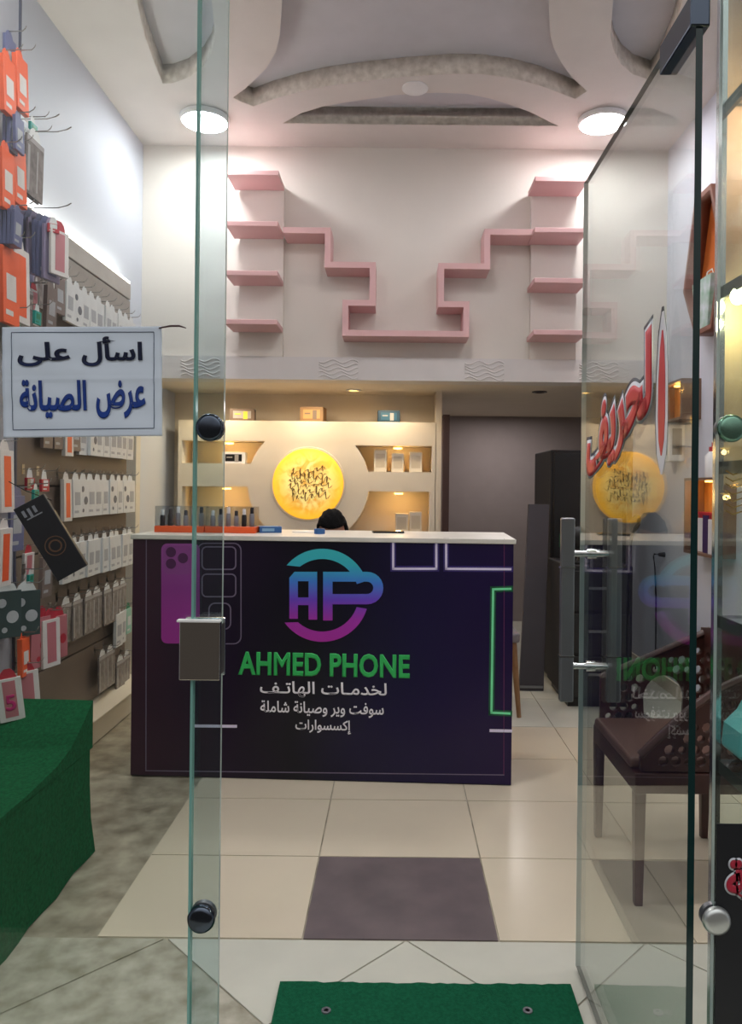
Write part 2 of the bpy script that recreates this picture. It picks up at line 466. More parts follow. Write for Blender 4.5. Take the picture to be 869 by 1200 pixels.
# glowing disc
mm = bpy.data.materials.new('backlit_marble'); mm.use_nodes = True
nt = mm.node_tree; b = nt.nodes['Principled BSDF']; tc = nt.nodes.new('ShaderNodeTexCoord')
nz = nt.nodes.new('ShaderNodeTexNoise'); nz.inputs['Scale'].default_value = 9; nz.inputs['Detail'].default_value = 8; nz.inputs['Distortion'].default_value = 1.5
nt.links.new(tc.outputs['Object'], nz.inputs['Vector'])
rp = nt.nodes.new('ShaderNodeValToRGB'); e = rp.color_ramp.elements
e[0].position = 0.36; e[0].color = lin((222, 160, 60)); e[1].position = 0.56; e[1].color = lin((240, 212, 128))
nt.links.new(nz.outputs['Fac'], rp.inputs[0])
ln = nt.nodes.new('ShaderNodeVectorMath'); ln.operation = 'LENGTH'; nt.links.new(tc.outputs['Object'], ln.inputs[0])
r2 = nt.nodes.new('ShaderNodeValToRGB'); e = r2.color_ramp.elements; e[0].position = 0.55*0.26/0.5; e[0].color = (0,0,0,1); e[1].position = 0.5; e[1].color = (1,1,1,1)
mp = nt.nodes.new('ShaderNodeMapRange'); mp.inputs[1].default_value = 0; mp.inputs[2].default_value = 0.5
nt.links.new(ln.outputs['Value'], mp.inputs[0]); nt.links.new(mp.outputs[0], r2.inputs[0])
mxc = nt.nodes.new('ShaderNodeMix'); mxc.data_type = 'RGBA'
nt.links.new(r2.outputs[0], mxc.inputs[0]); nt.links.new(rp.outputs[0], mxc.inputs[6]); mxc.inputs[7].default_value = lin((255, 190, 50))
nt.links.new(mxc.outputs[2], b.inputs['Emission Color']); nt.links.new(mxc.outputs[2], b.inputs['Base Color'])
b.inputs['Emission Strength'].default_value = 0.47
disc = MB().lathe([(0,0.0),(mr-0.012,0.0),(mr,-0.008),(mr,-0.02)], (0,0,0), 64, Matrix.Rotation(PI/2, 3, 'X'))
do = disc.build('glowing_disc', mm, smooth=True); do.location = (mcx, DU-0.022, mcz); do.parent = unit
do.location = parent_world(unit).inverted() @ Vector((mcx, DU-0.022, mcz))
do['label'] = 'round yellow backlit marble disc with brushed script'
# brushed script strokes: flowing lines
M_ink = mat('brown_ink', (120, 92, 40), 0.6)
ink = MB(); rnd = random.Random(3)
for row in range(6):
    zc = 0.10 - row*0.038; x = -0.15 + 0.03*abs(row-2.5)/2.5
    while x < 0.14 - 0.03*abs(row-2.5)/2.5:
        w = rnd.uniform(0.025, 0.06); hgt = rnd.uniform(0.008, 0.034)
        pts = []
        for k in range(9):
            t = k/8
            pts.append((mcx + x + w*t + 0.01*math.sin(t*7), DU-0.024, mcz + zc + hgt*math.sin(t*PI*rnd.choice((1,2,2)) ) * (1 if rnd.random() > 0.15 else -1) + 0.01*math.sin(x*20)))
        ink.tube(pts, [0.0014 + 0.0034*math.sin(PI*k/8) for k in range(9)], 5)
        x += w + rnd.uniform(-0.005, 0.012)
ink.build('script', M_ink, do)
# lights of the unit
def point(name, loc, col, power, r=0.02, kind='POINT', spot=None, rot=None):
    l = bpy.data.lights.new(name, kind); l.color = lin(col)[:3]; l.energy = power
    
    if kind != 'AREA': l.shadow_soft_size = r
    if spot: l.spot_size = math.radians(spot); l.spot_blend = 0.6
    o = bpy.data.objects.new(name, l); C.objects.link(o); o.location = loc
    if rot: o.rotation_euler = rot
    return o
WARM = (255, 206, 130)
for i, (px, py) in enumerate(((265,517.5),(466,523.5),(467,577.5),(262,571.5))):
    x, z = up(px, py)
    pl = MB().lathe([(0,0.0),(0.03,0.0),(0.034,-0.01),(0.024,-0.012),(0,-0.012)], (x, DU+0.10, z-0.001), 20)
    pl.build('puck_light', M_warm, unit, smooth=True)
    point('niche_lamp', (x, DU+0.09, z-0.035), WARM, 0.55, 0.02)
# soffit downlights
for i, (px, py, w, off) in enumerate(((414,457,'above the ledge of the niche unit',0),(632,459,'near the dark opening',1))):
    x, y = onz(px, py, ZS)
    d = thing('recessed_downlight', 'small round recessed downlight in the soffit, ' + w, 'light', (x, y, ZS), group='soffit downlights')
    MB().lathe([(0.035,0.0),(0.055,0.0),(0.055,-0.006),(0.036,-0.008),(0.035,0)], (x, y, ZS), 24).build('trim_ring', M_black if off else M_white, d, smooth=True)
    MB().lathe([(0,-0.003),(0.034,-0.003),(0.034,0.002),(0,0.002)], (x, y, ZS), 24).build('lens', M_dsteel if off else M_warm, d)
for x in (-1.25, -0.64, -0.05):
    point('soffit_fill', (x, 5.30, ZS-0.02), (255, 232, 198), 8.5, 0.05, 'SPOT', 168)  # added warm spots with no fixtures, brightening the niche wall

_l = point('rear_room_fill', (1.0, 6.7, 2.02), (240, 232, 230), 6, 0.2, 'AREA'); _l.data.size = 0.5  # added area light with no fixture, lifting the rear room wall
# boxes on the ledge and in the niches
def print_box(name, px0, px1, py0, py1, D, depth, cols, label, cat, group=None, rz=0.0, zbase=None):
    a = P(px0, py1, D); c_ = P(px1, py0, D)
    w = c_[0]-a[0]; zb = a[2] if zbase is None else zbase; h = c_[2]-zb
    t = thing(name, label, cat, ((a[0]+c_[0])/2, D+depth/2, zb), rz, group)
    MB().box(-w/2, w/2, -depth/2, depth/2, 0, h).build('carton', cols[0], t, bevel=0.002, world=False)
    if len(cols) > 1:
        MB().box(-w*0.36, w*0.36, -depth/2-0.001, -depth/2, h*0.2, h*0.82).build('printed_panel', cols[1], t, world=False)
    if len(cols) > 2:
        mb = MB().box(w*0.05, w*0.22, -depth/2-0.002, -depth/2-0.001, h*0.15, h*0.78); mb.box(-w*0.3, -w*0.05, -depth/2-0.002, -depth/2-0.001, h*0.5, h*0.6)
        mb.build('printed_motif', cols[2], t, world=False)
    return t
M_brown = mat('brown_card', (110, 92, 78), 0.5); M_silver = mat('silver_print', (160, 155, 150), 0.4); M_yel = mat('yellow_print', (240, 200, 70), 0.5)
M_tan = mat('tan_card', (136, 104, 68), 0.6); M_tanp = mat('tan_print', (172, 132, 80), 0.6); M_teal = mat('teal_card', (20, 56, 74), 0.5); M_tealp = mat('teal_print', (30, 82, 104), 0.5)
print_box('gadget_box', 268, 297, 479, 492.5, 5.52, 0.12, (M_brown, M_silver, M_yel), 'brown gadget box with a yellow mark on the ledge, leftmost of three', 'box', rz=0.1, zbase=uz1)
print_box('gadget_box', 352, 380, 477, 492.5, 5.52, 0.12, (M_tan, M_tanp, M_brown), 'tan cardboard gadget box on the ledge above the glowing disc', 'box', rz=-0.12, zbase=uz1)
print_box('gadget_box', 442, 468, 481, 495.5, 5.52, 0.12, (M_teal, M_tealp, M_silver), 'dark teal gadget box on the ledge, rightmost of three', 'box', rz=0.05, zbase=uz1)
M_cbox = mat('cream_card', (226, 216, 196), 0.6); M_cboxp = mat('pale_print', (206, 192, 168), 0.6)
zn1 = up(460,553)[1]
for px0, px1, py0, lab in ((438,453,527,'nearest the disc'),(458.5,473,531,'in the middle'),(479.5,494.5,530,'nearest the outer side')):
    print_box('phone_box', px0, px1, py0, 552.5, 5.56, 0.07, (M_cbox, M_cboxp), 'cream upright phone box in the upper right niche, %s' % lab, 'box', 'phone boxes in the right niches', zbase=zn1)
print_box('phone_box', 463, 478, 602, 622, 5.58, 0.07, (M_cbox, M_cboxp), 'cream upright phone box in the lower right niche, left one', 'box', 'phone boxes in the right niches', zbase=0.98)
print_box('phone_box', 479.5, 494, 600, 622, 5.58, 0.07, (M_cbox, M_cboxp), 'cream upright phone box in the lower right niche, right one', 'box', 'phone boxes in the right niches', zbase=0.98)
print_box('speaker_box', 260, 287, 530, 543, 5.54, 0.09, (M_white, M_black, M_silver), 'white box with a black front panel in the upper left niche', 'box', zbase=up(260,543)[1])

# ================================================================== CEILING LAMPS
for px, py, lab in ((240,137,'round white glowing ceiling lamp left of the curved recess, behind the glass strip'),(706,139,'round white glowing ceiling lamp right of the curved recess')):
    x, y = cpt(px, py)
    d = thing('ceiling_lamp', lab, 'lamp', (x, y, ZC))
    MB().lathe([(0.137,0.0),(0.150,-0.004),(0.150,-0.03),(0.138,-0.036),(0.137,0)], (x, y, ZC), 48).build('rim', M_lampf, d, smooth=True)
    MB().lathe([(0.136,-0.01),(0.136,-0.034),(0.09,-0.040),(0,-0.042)], (x, y, ZC), 48).build('diffuser', M_lampw, d, smooth=True)
for x, w, y in ((-1.05, 'left', 2.2), (1.1, 'right', 2.2), (0.06, 'added fill, middle', 3.0)):  # the middle lamp is added out of view to brighten the upper wall
    if True:
        d = thing('ceiling_lamp', 'round white ceiling lamp near the glass front, %s side' % w, 'lamp', (x, y, ZC))
        MB().lathe([(0.137,0.0),(0.150,-0.004),(0.150,-0.03),(0.138,-0.036),(0.137,0)], (x, y, ZC), 48).build('rim', M_lampf, d, smooth=True)
        MB().lathe([(0.136,-0.01),(0.136,-0.034),(0.09,-0.040),(0,-0.042)], (x, y, ZC), 48).build('diffuser', M_lampn, d, smooth=True)

# ================================================================== COUNTER
K = 0.0408; CXL = -1.187; CDL = 3.38; CW = 1.722; ca = -math.atan(K); CH = 1.10
counter = thing('sales_counter', 'dark printed phone shop counter with white top edge, standing on the tiles', 'counter', (CXL, CDL, 0), ca)
def cp(px, py):
    X, Z = XZ(px, py)
    D = (CDL + K*CXL) / (1 + K*X/F)
    x = X/F*D
    return ((x - CXL) / math.cos(math.atan(K)), H + Z/F*D)
def cl(u, z, w): return (u, -w, z)              # counter local: w = lift towards the viewer
M_cbody = mat('counter_body', (30, 18, 36), 0.4)
MB().box(0, CW, 0.006, 0.022, 0.0, CH-0.022).box(0, 0.018, 0.022, 0.47, 0, CH-0.022).box(CW-0.018, CW, 0.022, 0.47, 0, CH-0.022).box(0.018, CW-0.018, 0.022, 0.25, 0.55, 0.568).build('body', M_cbody, counter, world=False)
MB().box(-0.01, CW+0.01, -0.008, 0.50, CH-0.022, CH).build('counter_top', mat('counter_top_white', (222, 218, 208), 0.3), counter, world=False, bevel=0.003)
# printed poster: horizontal colour bands of the artwork
M_poster = bpy.data.materials.new('poster_print'); M_poster.use_nodes = True
nt = M_poster.node_tree; b = nt.nodes['Principled BSDF']; b.inputs['Roughness'].default_value = 0.32; b.inputs['Specular IOR Level'].default_value = 0.35
tc = nt.nodes.new('ShaderNodeTexCoord'); sp = nt.nodes.new('ShaderNodeSeparateXYZ'); nt.links.new(tc.outputs['Object'], sp.inputs[0])
nz = nt.nodes.new('ShaderNodeTexNoise'); nz.inputs['Scale'].default_value = 1.6; nt.links.new(tc.outputs['Object'], nz.inputs['Vector'])
ma = nt.nodes.new('ShaderNodeMath'); ma.operation = 'MULTIPLY_ADD'; ma.inputs[1].default_value = 0.5; nt.links.new(nz.outputs['Fac'], ma.inputs[0]); nt.links.new(sp.outputs[0], ma.inputs[2])
mr_ = nt.nodes.new('ShaderNodeMapRange'); mr_.inputs[1].default_value = 0.25; mr_.inputs[2].default_value = CW+0.25; nt.links.new(ma.outputs[0], mr_.inputs[0])
rp = nt.nodes.new('ShaderNodeValToRGB'); rp.color_ramp.elements.new(0.3); rp.color_ramp.elements.new(0.55); rp.color_ramp.elements.new(0.8)
for e_, (p_, c_) in zip(rp.color_ramp.elements, ((0.0,(60,30,50)),(0.22,(34,18,44)),(0.45,(14,13,26)),(0.74,(24,16,58)),(1.0,(34,16,66)))): e_.position = p_; e_.color = lin(c_)
nt.links.new(mr_.outputs[0], rp.inputs[0]); nt.links.new(rp.outputs[0], b.inputs['Base Color'])
poster = MB().box(0.0, CW, -0.001, 0.006, 0.006, CH-0.022).build('front_poster', M_poster, counter, world=False)
poster['label'] = 'dark purple printed front panel with logo and writing'
def pc(parent=poster): return parent
_a = cp(190, 760); 
def poly_print(name, loops, m, lift=0.0015, thick=0.0006):
    lo = [[cp(*p) for p in l] for l in loops]
    o = fill2d(lo, thick, lambda x, y, w: (x, -(lift + w), y), name, m)
    o.parent = poster
    return o
def line_print(name, pts, wpx, m, lift=0.0015):
    mb = MB(); pts = [cp(*p) for p in pts]; w = wpx*3.36/F/2
    for (x0,z0),(x1,z1) in zip(pts, pts[1:]):
        d = Vector((x1-x0, z1-z0)); L = d.length; d /= L; n = Vector((-d.y, d.x))*w; a = Vector((x0,z0)) - d*w; b_ = Vector((x1,z1)) + d*w
        mb.prism([tuple(a-n), tuple(b_-n), tuple(b_+n), tuple(a+n)], lambda x, z: (x, -lift, z), lambda x, z: (x, -lift-0.0006, z))
    o = mb.build(name, m, poster, world=False)
    return o
zt, zb_ = cp(380, 642)[1], cp(380, 752)[1]
M_logo = ramp_mat('logo_gradient', 'Z', [(zb_, (176, 48, 164)), (zb_+0.10, (170, 54, 176)), (zb_+0.19, (112, 72, 204)), (zb_+0.27, (70, 132, 222)), (zb_+0.35, (60, 186, 204)), (zt, (66, 196, 204))])
M_phone = ramp_mat('phone_print', 'Z', [(cp(200,756)[1], (176, 52, 160)), (cp(200,690)[1], (150, 58, 150)), (cp(200,636)[1], (164, 84, 166))])
M_lilac = mat('lilac_line', (232, 224, 250), 0.5); M_grn = mat('green_print', (48, 186, 94), 0.5, var=0.03); M_neon = mat('neon_green_print', (130, 240, 180), 0.5)
M_glow_g = mat('neon_halo_print', (20, 100, 60), 0.6); M_glow_b = mat('lilac_halo_print', (60, 44, 120), 0.6)
M_txt = mat('white_print', (244, 240, 246), 0.5); M_lens = mat('lens_print', (84, 30, 84), 0.4); M_thin = mat('thin_line_print', (116, 104, 128), 0.5); M_mag = mat('magenta_line', (96, 36, 84), 0.5)
# phone artwork
def rr(x0, x1, y0, y1, r): return rrect(x0, x1, y0, y1, r, 5)
poly_print('phone_artwork', [rr(189, 234, 637, 754, 7)], M_phone)
poly_print('camera_square', [rr(191.5, 226, 639.5, 673, 7)], mat('camera_square_print', (150, 70, 150), 0.4), 0.0022)
lo_ = MB()
for x, y in ((200.5,647),(214.5,654),(200.5,660.5)):
    c_ = cp(x, y); lo_.prism(circ(c_[0], c_[1], 0.0235, 20), lambda u, z: (u, -0.0029, z), lambda u, z: (u, -0.0034, z))
lo_.build('camera_lenses', M_lens, poster, world=False)
poly_print('phone_outline', [rr(231, 283, 636, 755, 9), rr(232.3, 281.7, 637.3, 753.7, 8)], M_thin)
for i, q in enumerate(((236,277,640,668,6),(236,277,672,700,6),(244,271,706,738,8))):
    poly_print('camera_outline', [rr(*q), rr(q[0]+1.6, q[1]-1.6, q[2]+1.6, q[3]-1.6, q[4]-1.5)], M_thin)
line_print('lilac_bar', [(226,850.5),(276,851)], 3.4, M_lilac)
# frame lines
line_print('frame_line', [(171.5,630),(171,903),(590,908)], 1.1, M_thin)
line_print('side_line', [(590.5,632),(590,907)], 1.0, M_mag)
# ring logo
cx, cy = 377.5, 697.5
top = arc(cx, cy, 54.5, 140, 18, 26) ; top_i = arc(cx, cy, 42.5, 18, 128, 26)
poly_print('ring_top', [[(x, 2*cy-y) for x, y in top + top_i]], M_logo)
bot = arc(cx, cy, 54.5, 216, 343, 26); bot_i = arc(cx, cy, 42.5, 341, 228, 26)
poly_print('ring_bottom', [[(x, 2*cy-y) for x, y in bot + bot_i]], M_logo)
poly_print('letter_a', [[(339,725),(339,677),(345,670),(371.5,670),(371.5,726),(361.5,726),(361.5,709),(349,709),(349,725)], [(349,681),(349,700),(361.5,700),(361.5,681)]], M_logo, 0.0024)
poly_print('letter_p', [[(378.5,670),(430,670)] + [(x, 2*689-y) for x, y in arc(430, 689, 19, 90, -90, 12)] + [(389.5,708),(389.5,727),(378.5,727)],
                        [(389.5,681.5),(389.5,696)] + [(x, 2*688.75-y) for x, y in arc(430, 688.75, 7.2, -90, 90, 10)]], M_logo, 0.0026)
def cwrite(text, name, m, x0, x1, y0, y1, bold, arabic=True):
    a = cp(x0, (y0+y1)/2); b = cp(x1, (y0+y1)/2); c = cp((x0+x1)/2, y0); d = cp((x0+x1)/2, y1)
    u0, v0 = (a[0]+b[0])/2, (c[1]+d[1])/2
    o = writing(text, name, m, lambda u, v, w: (u0+u, -(0.0022+w), v0+v), b[0]-a[0], c[1]-d[1], bold=bold, arabic=arabic)
    o.parent = poster; return o
cwrite('AHMED PHONE', 'shop_name', M_grn, 279, 480, 765, 793, 0.036, False)
cwrite('لخدمـات الهاتـف', 'writing_line', M_txt, 304.5, 453, 799, 817.5, 0.016)
cwrite('سوفت وير وصيانة شاملة', 'writing_line', M_txt, 305, 449.5, 822, 840, 0.016)
cwrite('إكسسوارات', 'writing_line', M_txt, 346, 412, 843.5, 860, 0.018)
# neon rectangles
for pts, m, h_ in (([(460.5,634),(460.5,666.5),(511,666.5),(511,634)], M_lilac, M_glow_b), ([(522.5,634),(522.5,666.5),(597.5,667)], M_lilac, M_glow_b), ([(597.5,690),(577.5,690.5),(575.5,835),(596.5,836)], M_neon, M_glow_g)):
    line_print('neon_halo', pts, 6.5, h_, 0.0010); line_print('neon_line', pts, 2.6, m, 0.0018)
line_print('lilac_bar', [(575,856),(598,856.5)], 3.4, M_lilac)

# things on the counter ------------------------------------------------
def on_counter(px, v):                       # v depth on the top from its front edge
    u = cp(px, 622)[0]
    return Matrix.Translation((CXL, CDL, 0)) @ Matrix.Rotation(ca, 4, 'Z') @ Vector((u * (1 + v/3.4), v, CH))
M_orange = mat('orange_plastic', (232, 92, 40), 0.4); M_clear = glass_mat('clear_plastic', (0.90, 0.92, 0.94), 1.0, 0.05, 0.05)
M_smoke = mat('smoky_plastic', (150, 148, 152), 0.3); M_dkcap = mat('dark_cap', (30, 24, 30), 0.35)
for n_, (px0, px1, w) in enumerate(((165,223,'left-hand, at the counter end'),(224.5,283,'right-hand, behind the glass strip'))):
    p0 = on_counter(px0, 0.16); p1 = on_counter(px1, 0.16); L = (p1-p0).length
    t = thing('display_tray', 'orange display tray with clear cover on the counter, ' + w, 'tray', p0, ca, 'orange trays on the counter')
    D_ = 0.10
    MB().box(0, L, 0, D_, 0, 0.03).build('base', M_orange, t, world=False, bevel=0.003)
    cv = MB(); cv.box(0.004, L-0.004, 0.002, 0.004, 0.03, 0.125).box(0.004, L-0.004, D_-0.004, D_-0.002, 0.03, 0.125).box(0.002, 0.004, 0.004, D_-0.004, 0.03, 0.125).box(L-0.004, L-0.002, 0.004, D_-0.004, 0.03, 0.125)
    cv.build('clear_cover', M_clear, t, world=False)
    for k in range(6):
        dark = (n_ == 0 and k < 2) or (n_ == 1 and k == 4)
        q = parent_world(t) @ Vector((0.025 + k*(L-0.05)/5, D_*0.45, 0.0305))
        s_ = thing('small_bottle', '%s small bottle in the %s orange tray, %s from its left end' % ('black' if dark else 'pale smoky', 'left' if n_ == 0 else 'right', ('first','second','third','fourth','fifth','sixth')[k]), 'bottle', q, 0, 'small bottles in the orange trays')
        hh = 0.072 + 0.008*((k*7+n_*3) % 3)
        MB().lathe([(0.0115,0),(0.012,0.004),(0.012,hh*0.62),(0.009,hh*0.7),(0,hh*0.7)], (0,0,0), 16).build('bottle_body', M_dkcap if dark else M_smoke, s_, world=False, smooth=True)
        MB().lathe([(0.0085,hh*0.7),(0.0085,hh),(0.006,hh+0.003),(0,hh+0.003)], (0,0,0), 16).build('cap', M_dkcap if k % 2 else M_white, s_, world=False, smooth=True)
M_blue = mat('blue_card', (44, 92, 150), 0.5); M_bluep = mat('blue_print', (130, 170, 200), 0.5)
p = on_counter(285, 0.2)
t = thing('card_pack', 'blue printed card pack lying on the counter beside the orange trays', 'pack', p, 0.25)
MB().box(0, 0.105, 0, 0.07, 0, 0.03).build('carton', M_blue, t, world=False, bevel=0.002); MB().box(0.012, 0.07, -0.001, 0, 0.008, 0.022).box(0.02, 0.09, 0.01, 0.06, 0.03, 0.0305).build('printed_panel', M_bluep, t, world=False)
p = on_counter(349, 0.2)
t = thing('tape_roll', 'small blue sticky tape roll on the counter below the glowing disc', 'tape', p + Vector((0.025,0,0)), 0)
MB().lathe([(0.014,0),(0.026,0),(0.026,0.024),(0.014,0.024),(0.014,0)], (0,0,0), 24).build('roll', M_blue, t, world=False, smooth=True); MB().lathe([(0.011,0.001),(0.0138,0.001),(0.0138,0.023),(0.011,0.023),(0.011,0.001)], (0,0,0), 24).build('core', M_bluep, t, world=False, smooth=True)
p = on_counter(318, 0.26)
tag(MB().hexa([p+Vector(v) for v in ((0,0,0),(0.13,-0.02,0),(0.15,0.1,0),(0.01,0.11,0),(0,0,0.004),(0.13,-0.02,0.004),(0.15,0.1,0.004),(0.01,0.11,0.004))]).build('paper_sheets', M_white), 'thin stack of white paper on the counter between the blue items', 'paper')
p = on_counter(409, 0.3)
t = thing('phone_handset', 'black smartphone lying flat on the counter right of the person', 'phone', p + Vector((0,0,0)), 0.12)
MB().prism(rrect(0, 0.155, 0, 0.075, 0.01), lambda x, y: (x, y, 0), lambda x, y: (x, y, 0.009)).build('case', M_black, t, world=False)
MB().prism(rrect(0.004, 0.151, 0.004, 0.071, 0.008), lambda x, y: (x, y, 0.009), lambda x, y: (x, y, 0.0095)).build('screen', mat('dark_screen', (10, 12, 16), 0.08), t, world=False)

# ================================================================== GLASS FRONT
XE = -0.339
def pane(name, x0, x1, y0, y1, z0, z1, axis, ge, parent=None, gm=None, ge0=None):
    """slab; faces whose normal is along axis are glass, rims are edge material"""
    mb = MB().box(x0, x1, y0, y1, z0, z1)
    o = mb.build(name, [gm or M_glass, ge, ge0 or ge], parent)
    for p in o.data.polygons:
        if abs(p.normal[axis]) > 0.9: p.material_index = 0
        else: p.material_index = 1
    return o
w1 = struct(pane('window_1', XL, XE, DF, DF+0.012, 0.0, 2.62, 1, M_gedge), None)
MB().box(XE-0.0005, XE+0.0035, DF-0.001, DF+0.013, 0.0, 2.62).build('polished_edge', M_gedge, w1)
st = struct(pane('window_2', XE-0.001, -0.292, DF+0.016, DF+0.026, 0.0, 2.62, 1, M_gedge_pale, gm=M_glass_strip))
XG = 0.545
w3 = struct(pane('window_3', XG, XR, DF, DF+0.012, 0.0, 2.62, 1, M_gedge_pale, gm=M_glass))
def bolt(px, py, m, lab, D=DF-0.001):
    x, y, z = P(px, py, D)
    t = thing('clamp_bolt', lab, 'bolt', (x, y, z), group='round bolts clamping the glass')
    R = Matrix.Rotation(PI/2, 3, 'X')
    MB().lathe([(0.0,0.0105),(0.016,0.0105),(0.0215,0.008),(0.0235,0.003),(0.0235,0.0),(0,0)], (x,y,z), 36, R).build('cap', m, t, smooth=True)
    MB().cyl((x, y, z), (x, y+0.014, z), 0.006).build('shank', M_steel, t, smooth=True)
    MB().lathe([(0,0.0),(0.022,0.0),(0.022,0.01),(0,0.01)], (x,y+0.018,z), 24, R).build('washer', M_steel, t, smooth=True)
# the left bolts sit on the strip, front face
bolt(246, 501, M_dsteel, 'dark round chrome bolt on the left glass edge, above the counter line', DF+0.004)
bolt(236, 1076, M_dsteel, 'dark round chrome bolt low on the left glass edge, near the floor', DF+0.004)
bolt(856, 502, mat('green_reflection_tint', (120, 160, 140), 0.25, 0.9), 'round bolt with a painted green reflection on the right glass pane, at head height')  # green reflection is tinted into the chrome colour
bolt(838.5, 1078, mat('satin_chrome', (200, 204, 202), 0.3, 0.8), 'silver round bolt low on the right glass pane, over the black poster', DF-0.004)
# lock keeper box
x0, _, z1 = P(212, 727, DF); x1, _, z0 = P(258.5, 796, DF)
lk = thing('lock_keeper', 'mirror chrome lock keeper box clamped halfway up the left glass edge', 'lock', ((x0+x1)/2, DF, z0))
MB().box(x0, x1, DF-0.010, DF-0.001, z0, z1).build('front_plate', mat('mirror_chrome', (190, 184, 178), 0.06, 1.0, var=0.01), lk, bevel=0.0015)
MB().box(x0, x1, DF+0.027, DF+0.036, z0, z1).build('rear_plate', M_chrome, lk, bevel=0.0015)
MB().box(x0-0.004, x1+0.001, DF-0.0135, DF-0.001, z1-0.001, z1+0.003).build('top_lip', M_lampf, lk, bevel=0.001)
MB().box(x1-0.003, x1, DF-0.001, DF+0.027, z0+0.008, z1-0.008).build('strike_slot', M_blackm, lk)

# door leaf, standing open
HX, HY = 0.514, 1.272; TH = -0.008      # swing
door = bpy.data.objects.new('door_1', None); C.objects.link(door); door.location = (HX, HY, 0); door.rotation_euler = (0, 0, TH)
struct(door)
DL = 0.778; DH = 2.172; DT = 0.012
def dpane():
    mb = MB().box(-DT/2, DT/2, 0, DL, 0.012, DH)
    o = mb.build('glass_leaf', [M_glass_door, M_gedge_dark], door, world=False)
    for p in o.data.polygons: p.material_index = 0 if abs(p.normal.x) > 0.9 else 1
    return o
leaf = dpane()
# far rim is paler, polished
MB().box(-DT/2-0.0003, DT/2+0.0003, DL-0.001, DL+0.0005, 0.012, DH).build('free_edge', M_gedge_pale, door, world=False)
# pull handle, both sides
hy = 0.685; hz0, hz1 = 0.768, 1.252
for s in (-1, 1):
    xx = s*0.062
    h_ = MB().box(xx-0.018, xx+0.018, hy-0.010, hy+0.010, hz0, hz1).build('handle_bar', M_steel, door, world=False, bevel=0.004)
    rg = MB()
    for z in (hz0+0.120, hz1-0.130): rg.box(xx-0.0195, xx+0.0195, hy-0.0115, hy+0.0115, z-0.002, z+0.002)
    rg.build('handle_ring', M_chrome, h_, world=False)
for z in (0.862, 1.158):
    so = MB().cyl((-0.045, hy, z), (0.045, hy, z), 0.0085, 16).build('handle_standoff', M_chrome, door, world=False, smooth=True)
    MB().cyl((-0.012, hy, z), (0.012, hy, z), 0.014, 20).build('collar', M_chrome, so, world=False, smooth=True)
# top and bottom patch fittings at the hinge
for z0_, z1_ in ((DH-0.05, DH+0.006), (0.004, 0.055)):
    MB().box(-0.017, 0.017, -0.005, 0.15, z0_, z1_).build('patch_fitting', M_dsteel, door, world=False, bevel=0.003)
# red door lettering with white and dark outline
M_red = mat('red_vinyl', (214, 50, 62), 0.4, var=0.03); M_wv = mat('white_vinyl', (226, 228, 236), 0.45); M_dv = mat('dark_vinyl', (38, 44, 58), 0.45)
W_, H_ = 0.51, 0.26
VB = -0.078
def dz_(u, v):
    d = v - VB
    return 1.415 + 0.27*u + (d*0.84 if d > 0 else d*0.5)
def dmap_off(s, dx, dz): return lambda u, v, w: (-DT/2 - 0.0003 - w - s, 0.457 - u + dx, dz_(u, v) + dz)
def dmap(s): return dmap_off(s, 0, 0)
writing('لحريف', 'lettering_shadow', M_dv, dmap_off(0, 0.004, 0.006), W_, H_, bold=0.105, grow=0.055, parent=None).parent = door
writing('لحريف', 'lettering_outline', M_wv, dmap(0.0006), W_, H_, bold=0.095, grow=0.045).parent = door
writing('لحريف', 'lettering', M_red, dmap(0.0012), W_, H_, bold=0.058, grow=0.008).parent = door
# the tall tapered first letter stands apart
for nm_, m_, hw, ex, dx, dz, lf in (('lettering_shadow', M_dv, 0.037, 0.018, 0.004, 0.006, 0.0), ('lettering_outline', M_wv, 0.034, 0.014, 0, 0, 0.0008), ('lettering', M_red, 0.020, -0.022, 0, 0, 0.0016)):
    z0a, z1a = 1.372 - ex, 1.655 + ex
    half = [(0.12, 0.0), (0.75, 0.12), (1.0, 0.32), (0.92, 0.62), (0.60, 0.86), (0.15, 1.0)]
    pl_ = [(0.142 + dx + hw*a, z0a + (z1a-z0a)*b + dz) for a, b in half] + [(0.142 + dx - hw*a*0.9, z0a + (z1a-z0a)*b + dz) for a, b in half[::-1]]
    MB().prism(pl_, lambda y, z: (-DT/2-0.0003-lf, y, z), lambda y, z: (-DT/2-0.0009-lf, y, z)).build(nm_, m_, door, world=False)

# paper sign on the left pane
c0 = P(4, 384, DF-0.002); c1 = P(190, 383, DF-0.002); c2 = P(191, 511, DF-0.002); c3 = P(5, 513, DF-0.002)
def sgn(u, v, lift=0.0):
    """u,v in 0..1 from the lower left"""
    a = Vector(c3).lerp(Vector(c2), u); b = Vector(c0).lerp(Vector(c1), u); p = a.lerp(b, v)
    wv = 0.0016*math.sin(u*5.2+0.6)*math.cos(v*4.1) + 0.0006*math.sin(u*13+v*9) - 0.0009*math.exp(-((v-0.525)/0.014)**2) + 0.0005*math.sin(v*27+u*3)
    return Vector((p.x, p.y - 0.004 + wv - lift, p.z))
M_paper = mat('bluish_paper', (226, 238, 252), 0.6, var=0.03, scale=5)
sign = thing('paper_sign', 'white paper notice with handwritten blue Arabic lettering taped to the left glass', 'sign', ((c3[0]+c2[0])/2, DF-0.004, c3[2]))
mb = MB(); NU, NV = 48, 60
gr = [[mb.bm.verts.new(sgn(i/NU, j/NV)) for i in range(NU+1)] for j in range(NV+1)]
for j in range(NV):
    for i in range(NU): mb._face([gr[j][i], gr[j][i+1], gr[j+1][i+1], gr[j+1][i]])
so = mb.build('sheet', M_paper, sign, smooth=True)
